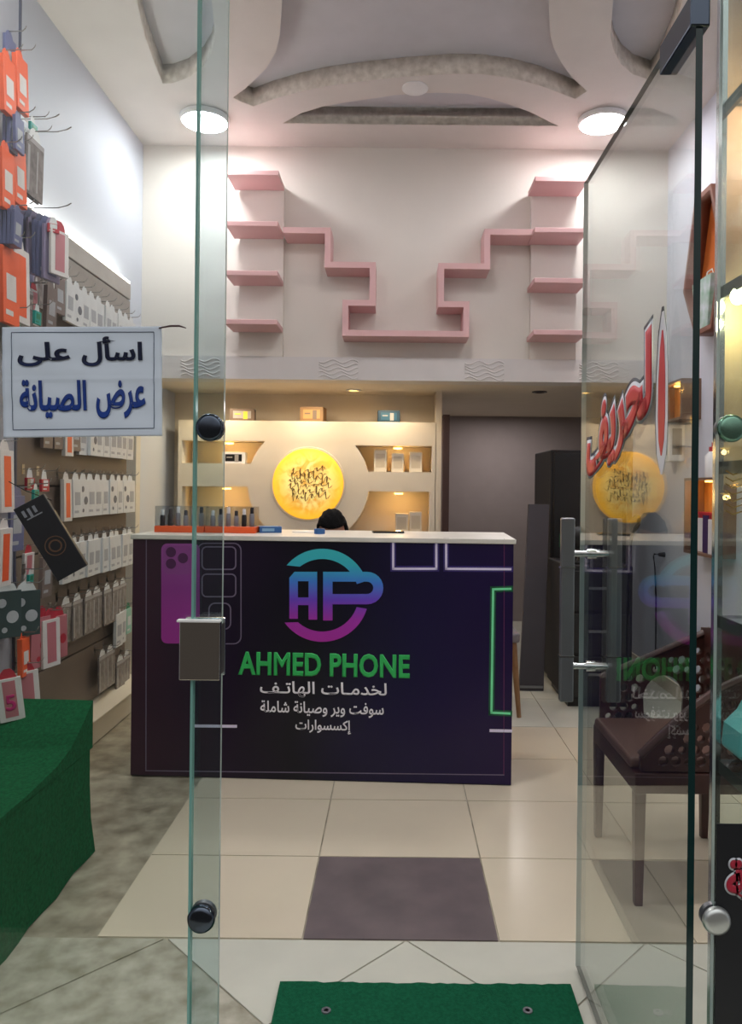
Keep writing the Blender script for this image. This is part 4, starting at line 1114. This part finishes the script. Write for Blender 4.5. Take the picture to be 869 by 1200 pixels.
# hexagonal wall shelf with bag
hy_, hz_ = 4.20, P(818,312,4.20)[2]
hx = thing('hexagon_wall_shelf', 'tall hexagonal wooden wall shelf high on the right wall', 'wall shelf', (XR, hy_, hz_-0.4))
hp = [(0,0.44),(0.17,0.30),(0.24,-0.06),(0.05,-0.36),(-0.16,-0.30),(-0.22,0.05),(-0.12,0.42)]
hp = [(-0.12,0.42),(0.10,0.42),(0.26,-0.08),(0.08,-0.38),(-0.14,-0.38),(-0.26,0.02)]
hi = [(a*0.9, b*0.93) for a, b in hp]
fill2d([hp, hi], 0.10, lambda a, b, w: (XR-0.10+w, hy_+a, hz_+b), 'frame', mat('hexagon_wood', (126, 78, 62), 0.5), hx)
fill2d([hi], 0.006, lambda a, b, w: (XR-0.008+w, hy_+a, hz_+b), 'back', mat('hexagon_back', (196, 104, 44), 0.5), hx)
bz = hz_-0.353
bag = thing('gift_bag', 'white and green gift bag standing inside the hexagonal wall shelf', 'bag', (XR-0.09, hy_, bz))
MB().hexa([(XR-0.095,hy_-0.08,bz),(XR-0.012,hy_-0.08,bz),(XR-0.012,hy_+0.08,bz),(XR-0.095,hy_+0.08,bz),(XR-0.098,hy_-0.13,bz+0.28),(XR-0.012,hy_-0.13,bz+0.28),(XR-0.012,hy_+0.13,bz+0.28),(XR-0.098,hy_+0.13,bz+0.28)]).build('bag_body', mat('bag_green', (120, 170, 140), 0.5, col2=(206, 214, 222), scale=12), bag)
MB().tube([(XR-0.05,hy_-0.06,bz+0.28),(XR-0.05,hy_-0.03,bz+0.33),(XR-0.05,hy_+0.03,bz+0.33),(XR-0.05,hy_+0.06,bz+0.28)], 0.004).build('bag_handle', M_white, bag)
# plug and cable on the right wall
x, y, z = XR, 4.99, P(783,650,4.99)[2]
pg = thing('plug_cable', 'black plug with thin cable hanging down the right wall', 'cable', (x, y, z-0.6))
MB().cyl((x-0.001, y, z), (x-0.04, y, z), 0.018, 16, 0.012).build('plug', M_black, pg, smooth=True)
MB().tube([(x-0.04,y,z),(x-0.06,y+0.03,z),(x-0.04,y+0.10,z-0.02),(x-0.02,y+0.13,z-0.10),(x-0.012,y+0.125,z-0.3),(x-0.012,y+0.12,z-0.5),(x-0.012,y+0.12,z-0.8)], 0.005, 6).build('cord', M_black, pg, smooth=True)

# ================================================================== CARVED CHAIR
ch = thing('carved_armchair', 'dark carved wooden armchair with pierced side panels, behind the open glass door', 'chair', (1.0, 2.62, 0))
cx0, cx1, cy0, cy1 = 0.775, 1.215, 2.36, 2.86
for (lx, ly, nm_) in ((cx0, cy0, 'a'), (cx0, cy1-0.036, 'b'), (cx1-0.036, cy0, 'c'), (cx1-0.036, cy1-0.036, 'd')):
    MB().hexa([(lx+0.004,ly+0.004,0),(lx+0.030,ly+0.004,0),(lx+0.030,ly+0.030,0),(lx+0.004,ly+0.030,0),(lx,ly,0.36),(lx+0.036,ly,0.36),(lx+0.036,ly+0.036,0.36),(lx,ly+0.036,0.36)]).build('leg', M_wood, ch, bevel=0.003)
MB().box(cx0, cx1, cy0, cy1, 0.36, 0.425).build('seat_frame', M_wood, ch, bevel=0.004)
MB().box(cx0-0.008, cx1-0.03, cy0+0.036, cy1-0.036, 0.426, 0.462).build('seat_cushion', mat('brown_leather', (104, 76, 66), 0.45), ch, bevel=0.014, seg=3)
def side_panel(y, zf, zb, rail):
    # front low, back high, with pierced holes
    n = 14; topc = []
    for i in range(n+1):
        t = i/n; xx = cx0 + 0.02 + t*(cx1-cx0-0.02)
        zz = zf + (zb-zf)*(math.sin(t*PI/2) if rail == 'near' else t)
        topc.append((xx, zz))
    outer = [(cx0+0.02, 0.43), (cx1, 0.43)] + topc[::-1]
    holes = []
    hx0 = 1.035
    if rail == 'far':
        holes.append([(hx0-0.075,0.45)] + [(hx0+0.078*math.cos(a), 0.53+0.09*math.sin(a)) for a in [PI*(1-k/14) for k in range(15)]] + [(hx0+0.075,0.45)])
    import itertools
    zt_ = lambda xx: zf + (zb-zf)*(math.sin((xx-cx0-0.02)/(cx1-cx0-0.02)*PI/2) if rail == 'near' else (xx-cx0-0.02)/(cx1-cx0-0.02))
    r = 0.0185
    for a in range(12):
        for b in range(9):
            hxx = cx0 + 0.05 + a*0.040 + (0.020 if b % 2 else 0); hzz = 0.462 + b*0.036
            if hxx > cx1-0.03 or hzz + r + 0.014 > zt_(hxx - 0.012): continue
            if rail == 'far':
                if ((hxx-hx0)/(0.078+r+0.006))**2 + ((hzz-0.53)/(0.09+r+0.006))**2 < 1 or (abs(hxx-hx0) < 0.10 and hzz < 0.53): continue
            rr_ = r*(0.72 if (a+b) % 3 == 0 else 0.95)
            holes.append(circ(hxx, hzz, rr_, 8))
    fill2d([outer] + holes, 0.022, lambda a, b, w: (a, y + w, b), 'pierced_panel', M_wood, ch)
    MB().tube([(a, y+0.011, b+0.006) for a, b in topc], 0.015, 8).build('arm_rail', M_wood, ch, smooth=True)
side_panel(cy1-0.028, 0.60, 0.785, 'far')
side_panel(cy0+0.006, 0.47, 0.735, 'near')
fill2d([[(cy0,0.43),(cy1,0.43),(cy1,0.80),((cy0+cy1)/2,0.84),(cy0,0.80)]] + [circ(cy0+0.07+i*0.06, 0.52+j*0.06, 0.02, 8) for i in range(7) for j in range(4)], 0.026, lambda a, b, w: (cx1-0.03+w, a, b), 'backrest', M_wood, ch)

# ================================================================== DARK BACK AREA
cab = thing('black_cabinet', 'tall black cabinet in the dark opening right of the counter', 'cabinet', (1.4, 5.3, 0))
MB().box(1.06, 1.58, 5.05, 5.62, 0.05, 1.59).build('body', M_blackm, cab, bevel=0.008)
MB().box(1.08, 1.56, 5.035, 5.049, 0.78, 1.57).build('door', M_black, cab, bevel=0.004)
MB().box(1.08, 1.56, 5.035, 5.049, 0.07, 0.76).build('door', M_black, cab, bevel=0.004)
MB().box(1.10, 1.54, 5.08, 5.6, 0.0, 0.05).build('plinth', M_black, cab)
MB().box(1.12, 1.20, 5.031, 5.035, 0.93, 1.02).build('sticker', mat('green_sticker', (24, 84, 54), 0.5), cab)
low = thing('low_black_cabinet', 'low black cabinet standing in front of the tall black one', 'cabinet', (1.4, 4.75, 0))
MB().box(1.045, 1.45, 4.50, 5.02, 0.05, 0.86).build('body', M_blackm, low, bevel=0.006)
for k in range(3): 
    dr = MB().box(1.06, 1.44, 4.486, 4.499, 0.07+0.26*k, 0.31+0.26*k).build('drawer', M_black, low, bevel=0.003)
    MB().box(1.18, 1.32, 4.472, 4.486, 0.20+0.26*k, 0.215+0.26*k).build('handle', M_steel, dr)
MB().box(1.07, 1.43, 4.53, 5.0, 0, 0.05).build('plinth', M_black, low)
# small silver tap-like latch things on top
x, y, z = 1.16, 4.62, 0.861
tw = thing('table_fan', 'small black table fan on the low black cabinet', 'fan', (x, y, z))
MB().lathe([(0.06,0),(0.06,0.012),(0.02,0.02),(0.008,0.10),(0,0.10)], (x,y,z), 24).build('stand', M_black, tw, smooth=True)
MB().lathe([(0.0,0.025),(0.04,0.02),(0.07,0.0),(0.04,-0.02),(0,-0.025)], (x,y,z+0.165), 24, Matrix.Rotation(PI/2,3,'X')).build('fan_cage', M_black, tw, smooth=True)
# leaning board
lb = thing('leaning_board', 'dark grey board leaning on the black cabinet beside the counter', 'board', (0.95, 4.9, 0))
MB().hexa([(0.83,4.86,0.0),(0.99,4.86,0.0),(0.99,4.89,0.0),(0.83,4.89,0.0),(0.90,4.98,1.22),(1.04,4.98,1.22),(1.04,5.01,1.22),(0.90,5.01,1.22)]).build('panel', mat('dark_grey_board', (70, 66, 72), 0.6), lb, bevel=0.003)
MB().box(0.835, 0.985, 4.853, 4.862, 0.02, 0.035).build('foot_strip', M_steel, lb)
# wooden chair behind the counter
wc = thing('wooden_chair', 'chair with pale wooden legs tucked behind the right end of the counter', 'chair', (0.5, 4.4, 0))
for lx, ly in ((0.30,4.30),(0.735,4.30),(0.34,4.74),(0.70,4.74)):
    MB().cyl((lx + (0.03 if lx > 0.5 else -0.03)*0, ly, 0.0), (lx-(0.035 if lx > 0.5 else -0.035), ly+0.02, 0.43), 0.013, 12, 0.021).build('leg', M_lwood, wc, smooth=True)
MB().box(0.28, 0.735, 4.28, 4.76, 0.432, 0.49).build('seat', mat('grey_fabric', (120, 116, 120), 0.9, bump=0.2, bscale=200), wc, bevel=0.018, seg=3)
MB().hexa([(0.30,4.72,0.55),(0.71,4.72,0.55),(0.71,4.76,0.55),(0.30,4.76,0.55),(0.32,4.80,0.84),(0.69,4.80,0.84),(0.69,4.84,0.84),(0.32,4.84,0.84)]).build('backrest', MATS['grey_fabric'], wc, bevel=0.012, seg=3)
for xx in (0.36, 0.65): MB().cyl((xx,4.73,0.47),(xx,4.75,0.60),0.012).build('back_post', M_lwood, wc)
# gooseneck lamp seen through the door glass
gx, gy = P(742, 700, 4.3)[0], 4.3
gl = thing('gooseneck_lamp', 'black floor lamp with thin stem and oval head near the right wall', 'lamp', (gx, gy, 0))
MB().lathe([(0.10,0),(0.10,0.012),(0.02,0.025),(0,0.025)], (gx,gy,0), 24).build('base', M_black, gl, smooth=True)
MB().tube([(gx-0.03,gy,0.02),(gx-0.03,gy,0.6),(gx-0.03,gy,0.95),(gx-0.015,gy,1.05),(gx,gy,1.10)], 0.009, 8).build('stem', M_black, gl, smooth=True)
MB().ell((gx,gy-0.01,1.13), 0.030, 0.03, 0.055, M=Matrix.Rotation(0.35,3,'Y')).build('lamp_head', M_black, gl, smooth=True)

# ================================================================== PERSON BEHIND THE COUNTER
px_, py_ = P(390, 610, 4.12)[0], 4.16
stl = thing('round_stool', 'round black stool under the person behind the counter', 'stool', (px_, py_+0.08, 0))
MB().lathe([(0.18,0.375),(0.19,0.385),(0.19,0.405),(0.17,0.418),(0,0.418)], (px_,py_+0.08,0), 32).build('seat', M_black, stl, smooth=True)
MB().cyl((px_,py_+0.08,0.05),(px_,py_+0.08,0.38),0.025).build('column', M_steel, stl, smooth=True)
MB().lathe([(0.20,0),(0.20,0.015),(0.03,0.05),(0,0.05)], (px_,py_+0.08,0), 32).build('base', M_steel, stl, smooth=True)
def skin_mesh(chains, levels=2):
    """chains: list of lists of (x,y,z,r); points closer than 1 mm are shared"""
    verts = []; rad = []; edges = []
    def vid(p):
        for i, v in enumerate(verts):
            if (Vector(v) - Vector(p[:3])).length < 0.001: return i
        verts.append(p[:3]); rad.append(p[3]); return len(verts)-1
    for c in chains:
        ids = [vid(p) for p in c]
        for a, b in zip(ids, ids[1:]): edges.append((a, b))
    me = bpy.data.meshes.new('sk'); me.from_pydata(verts, edges, [])
    ob = bpy.data.objects.new('sk', me); C.objects.link(ob)
    md = ob.modifiers.new('s', 'SKIN'); md.use_smooth_shade = True
    for i, sv in enumerate(me.skin_vertices[0].data):
        r = rad[i]; sv.radius = (r, r) if not isinstance(r, tuple) else r; sv.use_root = (i == 0)
    sb = ob.modifiers.new('u', 'SUBSURF'); sb.levels = levels; sb.render_levels = levels
    bpy.context.view_layer.update()
    dg = bpy.context.evaluated_depsgraph_get()
    out = bpy.data.meshes.new_from_object(ob.evaluated_get(dg)); bpy.data.objects.remove(ob)
    bm = bmesh.new(); bm.from_mesh(out); bpy.data.meshes.remove(out)
    return bm
def mir(chain): return [(-p[0],) + p[1:] for p in chain]
# local frame: person faces -y, seated, pelvis over the stool
pel = (0, 0.06, 0.55, 0.13)
torso = [pel, (0,0.05,0.66,0.125), (0,0.02,0.78,0.135), (0,-0.01,0.88,0.125), (0,-0.03,0.935,0.06), (0,-0.055,0.99,0.052)]
leg = [pel, (0.10,0.02,0.54,0.095), (0.15,-0.30,0.53,0.065), (0.15,-0.31,0.28,0.055), (0.15,-0.28,0.09,0.040), (0.16,-0.36,0.045,0.038)]
armc = [(0,-0.01,0.88,0.125), (0.165,0.0,0.895,0.055), (0.22,-0.02,0.66,0.042), (0.12,-0.22,0.72,0.034), (0.08,-0.28,0.745,0.024)]
hand = [(0.08,-0.28,0.745,0.024), (0.065,-0.315,0.755,0.026), (0.052,-0.335,0.76,0.022)]
fing = []
for k, (dx, ln2) in enumerate(((-0.012,0.030),(-0.002,0.036),(0.008,0.034),(0.018,0.028))):
    b0 = (0.052+dx, -0.338, 0.76, 0.009)
    fing.append([(0.058+dx*0.6, -0.315, 0.757, 0.010), b0, (b0[0]-0.004, -0.338-ln2*0.9, 0.752, 0.0085), (b0[0]-0.008, -0.338-ln2*1.5, 0.738, 0.0075)])
thumb = [(0.058, -0.305, 0.755, 0.011), (0.034, -0.318, 0.765, 0.0095), (0.024, -0.345, 0.768, 0.0085)]
chains = [torso, leg, mir(leg), armc, mir(armc), hand, mir(hand)]
bm = skin_mesh(chains, 2)
def add_bm(dst, src):
    me = bpy.data.meshes.new('tmp'); src.to_mesh(me); src.free(); dst.from_mesh(me); bpy.data.meshes.remove(me)
for s in (1, -1):
    for f_ in fing + [thumb]: add_bm(bm, skin_mesh([[(s*p[0],) + p[1:] for p in f_]], 1))
# head
HC = Vector((0, -0.085, 1.075)); TL = math.radians(22)
hb = bmesh.new(); bmesh.ops.create_uvsphere(hb, u_segments=32, v_segments=24, radius=1.0)
for v in hb.verts:
    x, y, z = v.co
    fx, fy, fz = x*0.076, y*0.096, z*0.115
    if z < 0: fx *= 1 - 0.28*(-z)**1.5; fy *= 1 - 0.12*(-z)
    if y < 0 and z < 0.2: fy += 0.004*math.sin(z*5)
    n_ = math.exp(-((x/0.16)**2 + ((z+0.15)/0.2)**2)) if y < 0 else 0
    fy -= 0.022*n_*(1 if z > -0.45 else 0.4)
    for sx in (-0.38, 0.38):
        if y < 0: fy += 0.009*math.exp(-(((x-sx)/0.16)**2 + ((z-0.05)/0.10)**2))
    if y < 0: fy -= 0.006*math.exp(-((x/0.28)**2 + ((z+0.52)/0.07)**2)); fy -= 0.008*math.exp(-((x/0.3)**2 + ((z+0.85)/0.15)**2))
    v.co = (fx, fy, fz)
Hm = Matrix.Translation(HC) @ Matrix.Rotation(TL, 4, 'X')
bmesh.ops.transform(hb, matrix=Hm, verts=hb.verts)
add_bm(bm, hb)
def addmb(mb): add_bm(bm, mb.bm)
for s in (-1, 1):
    e_ = MB().ell((0,0,0), 0.010, 0.018, 0.03, 12, 8); bmesh.ops.transform(e_.bm, matrix=Hm @ Matrix.Translation((s*0.078, 0.008, -0.008)) @ Matrix.Rotation(s*-0.25, 4, 'Z'), verts=e_.bm.verts); addmb(e_)
person = thing('person', 'person with short black hair sitting behind the counter, only the head top showing', 'person', (px_, py_, 0))
def bmo(bm, name, m, parent, loc=(0,0,0)):
    for f in bm.faces: f.smooth = True
    me = bpy.data.meshes.new(name); bm.to_mesh(me); bm.free(); me.materials.append(m)
    return link(name, me, parent)
M_skin = mat('skin', (176, 128, 104), 0.5, var=0.04)
body = bmo(bm, 'body', M_skin, person)
# eyes, brows, mouth
eb = MB(); 
for s in (-1, 1): eb.ell(Hm @ Vector((s*0.029, -0.082, 0.006)), 0.011, 0.009, 0.008, 12, 8)
eb.build('eyes', mat('eye_white', (225, 222, 218), 0.2), person, smooth=True, world=False)
ib = MB()
for s in (-1, 1): ib.ell(Hm @ Vector((s*0.029, -0.0905, 0.004)), 0.0048, 0.003, 0.0048, 10, 6)
ib.build('irises', M_black, person, smooth=True, world=False)
bw = MB()
for s in (-1, 1): bw.tube([Hm @ Vector((s*0.014,-0.092,0.024)), Hm @ Vector((s*0.03,-0.091,0.029)), Hm @ Vector((s*0.046,-0.080,0.023))], 0.0035, 6)
bw.build('eyebrows', M_blackm, person, world=False)
mo_ = MB().ell((0,0,0), 0.022, 0.005, 0.006, 16, 8); bmesh.ops.transform(mo_.bm, matrix=Hm @ Matrix.Translation((0,-0.088,-0.060)), verts=mo_.bm.verts)
mo_.build('mouth', mat('lips', (150, 84, 78), 0.45), person, smooth=True, world=False)
# hair cap
hb = bmesh.new(); bmesh.ops.create_uvsphere(hb, u_segments=36, v_segments=28, radius=1.0)
rh = random.Random(2)
for v in list(hb.verts):
    x, y, z = v.co
    k = 1.0 + 0.05*math.sin(x*13+y*7)*math.cos(z*9) 
    v.co = (x*0.086*k, y*0.104*k + 0.006, z*0.123*k + 0.008)
dele = [v for v in hb.verts if (v.co.z < 0.052 and v.co.y < -0.03) or (v.co.z < -0.02 and v.co.y < 0.03) or v.co.z < -0.065]
bmesh.ops.delete(hb, geom=dele, context='VERTS')
bmesh.ops.transform(hb, matrix=Hm, verts=hb.verts)
M_hair = mat('black_hair', (9, 8, 9), 0.85, bump=0.8, bscale=150, spec=0.2)
ho = bmo(hb, 'hair', M_hair, person); sm = ho.modifiers.new('t', 'SOLIDIFY'); sm.thickness = 0.014; sm.offset = -1
# clothes
sh = skin_mesh([[(0,0.06,0.53,0.145),(0,0.05,0.66,0.138),(0,0.02,0.78,0.148),(0,-0.01,0.88,0.138),(0,-0.03,0.93,0.075)],
                [(0,-0.01,0.88,0.138),(0.165,0.0,0.895,0.066),(0.21,-0.015,0.72,0.056)], mir([(0,-0.01,0.88,0.138),(0.165,0.0,0.895,0.066),(0.21,-0.015,0.72,0.056)])], 2)
bmo(sh, 'shirt', mat('dark_shirt', (40, 44, 58), 0.85), person)
tr = skin_mesh([[(0,0.06,0.545,0.14),(0.10,0.02,0.54,0.108),(0.15,-0.30,0.535,0.078),(0.15,-0.31,0.28,0.068),(0.15,-0.28,0.10,0.058)], mir([(0,0.06,0.545,0.14),(0.10,0.02,0.54,0.108),(0.15,-0.30,0.535,0.078),(0.15,-0.31,0.28,0.068),(0.15,-0.28,0.10,0.058)])], 2)
bmo(tr, 'trousers', mat('dark_trousers', (30, 32, 40), 0.85), person)
for s in (-1, 1):
    MB().ell((s*0.16, -0.33, 0.045), 0.048, 0.13, 0.044).build('shoe', M_black, person, smooth=True, world=False)

# ================================================================== WORLD, CAMERA, VIEW
w = bpy.data.worlds.new('world'); SC.world = w; w.use_nodes = True
bg = w.node_tree.nodes['Background']; bg.inputs[1].default_value = 1.0
wt = w.node_tree; wc_ = wt.nodes.new('ShaderNodeTexCoord'); ws = wt.nodes.new('ShaderNodeSeparateXYZ'); wt.links.new(wc_.outputs['Generated'], ws.inputs[0])
wn = wt.nodes.new('ShaderNodeTexNoise'); wn.inputs['Scale'].default_value = 3.0; wt.links.new(wc_.outputs['Generated'], wn.inputs['Vector'])
wa = wt.nodes.new('ShaderNodeMath'); wa.operation = 'MULTIPLY_ADD'; wa.inputs[1].default_value = 0.35; wt.links.new(wn.outputs['Fac'], wa.inputs[0]); wt.links.new(ws.outputs[2], wa.inputs[2])
wr_ = wt.nodes.new('ShaderNodeValToRGB'); wt.links.new(wa.outputs[0], wr_.inputs[0])
for e_, (p_, c_) in zip([wr_.color_ramp.elements[0], wr_.color_ramp.elements[1], wr_.color_ramp.elements.new(0.42)], ((0.12, (0.05,0.045,0.04,1)), (0.75, (2.1,2.5,3.0,1)), (0.30, (0.10,0.085,0.08,1)))):
    e_.position = p_; e_.color = c_
wt.links.new(wr_.outputs[0], bg.inputs[0])
cam = bpy.data.cameras.new('camera'); co = bpy.data.objects.new('camera', cam); C.objects.link(co)
cam.sensor_fit = 'HORIZONTAL'; cam.sensor_width = 36.0; cam.lens = F/869*36.0
cam.shift_x = (434.5-CX)/869; cam.shift_y = -(600-CY)/869; cam.clip_start = 0.05
co.matrix_world = Matrix.Translation((0,0,H)) @ Matrix.Rotation(PI/2, 4, 'X') @ Matrix.Rotation(ROLL, 4, 'Z')
SC.camera = co
SC.view_settings.view_transform = 'Standard'; SC.view_settings.look = 'None'; SC.view_settings.exposure = 0.70; SC.view_settings.gamma = 1.0
try: SC.view_settings.use_curve_mapping = False
except Exception: pass
SC.cycles.max_bounces = 10; SC.cycles.transparent_max_bounces = 24; SC.cycles.diffuse_bounces = 4; SC.cycles.glossy_bounces = 5
SC.cycles.use_denoising = True
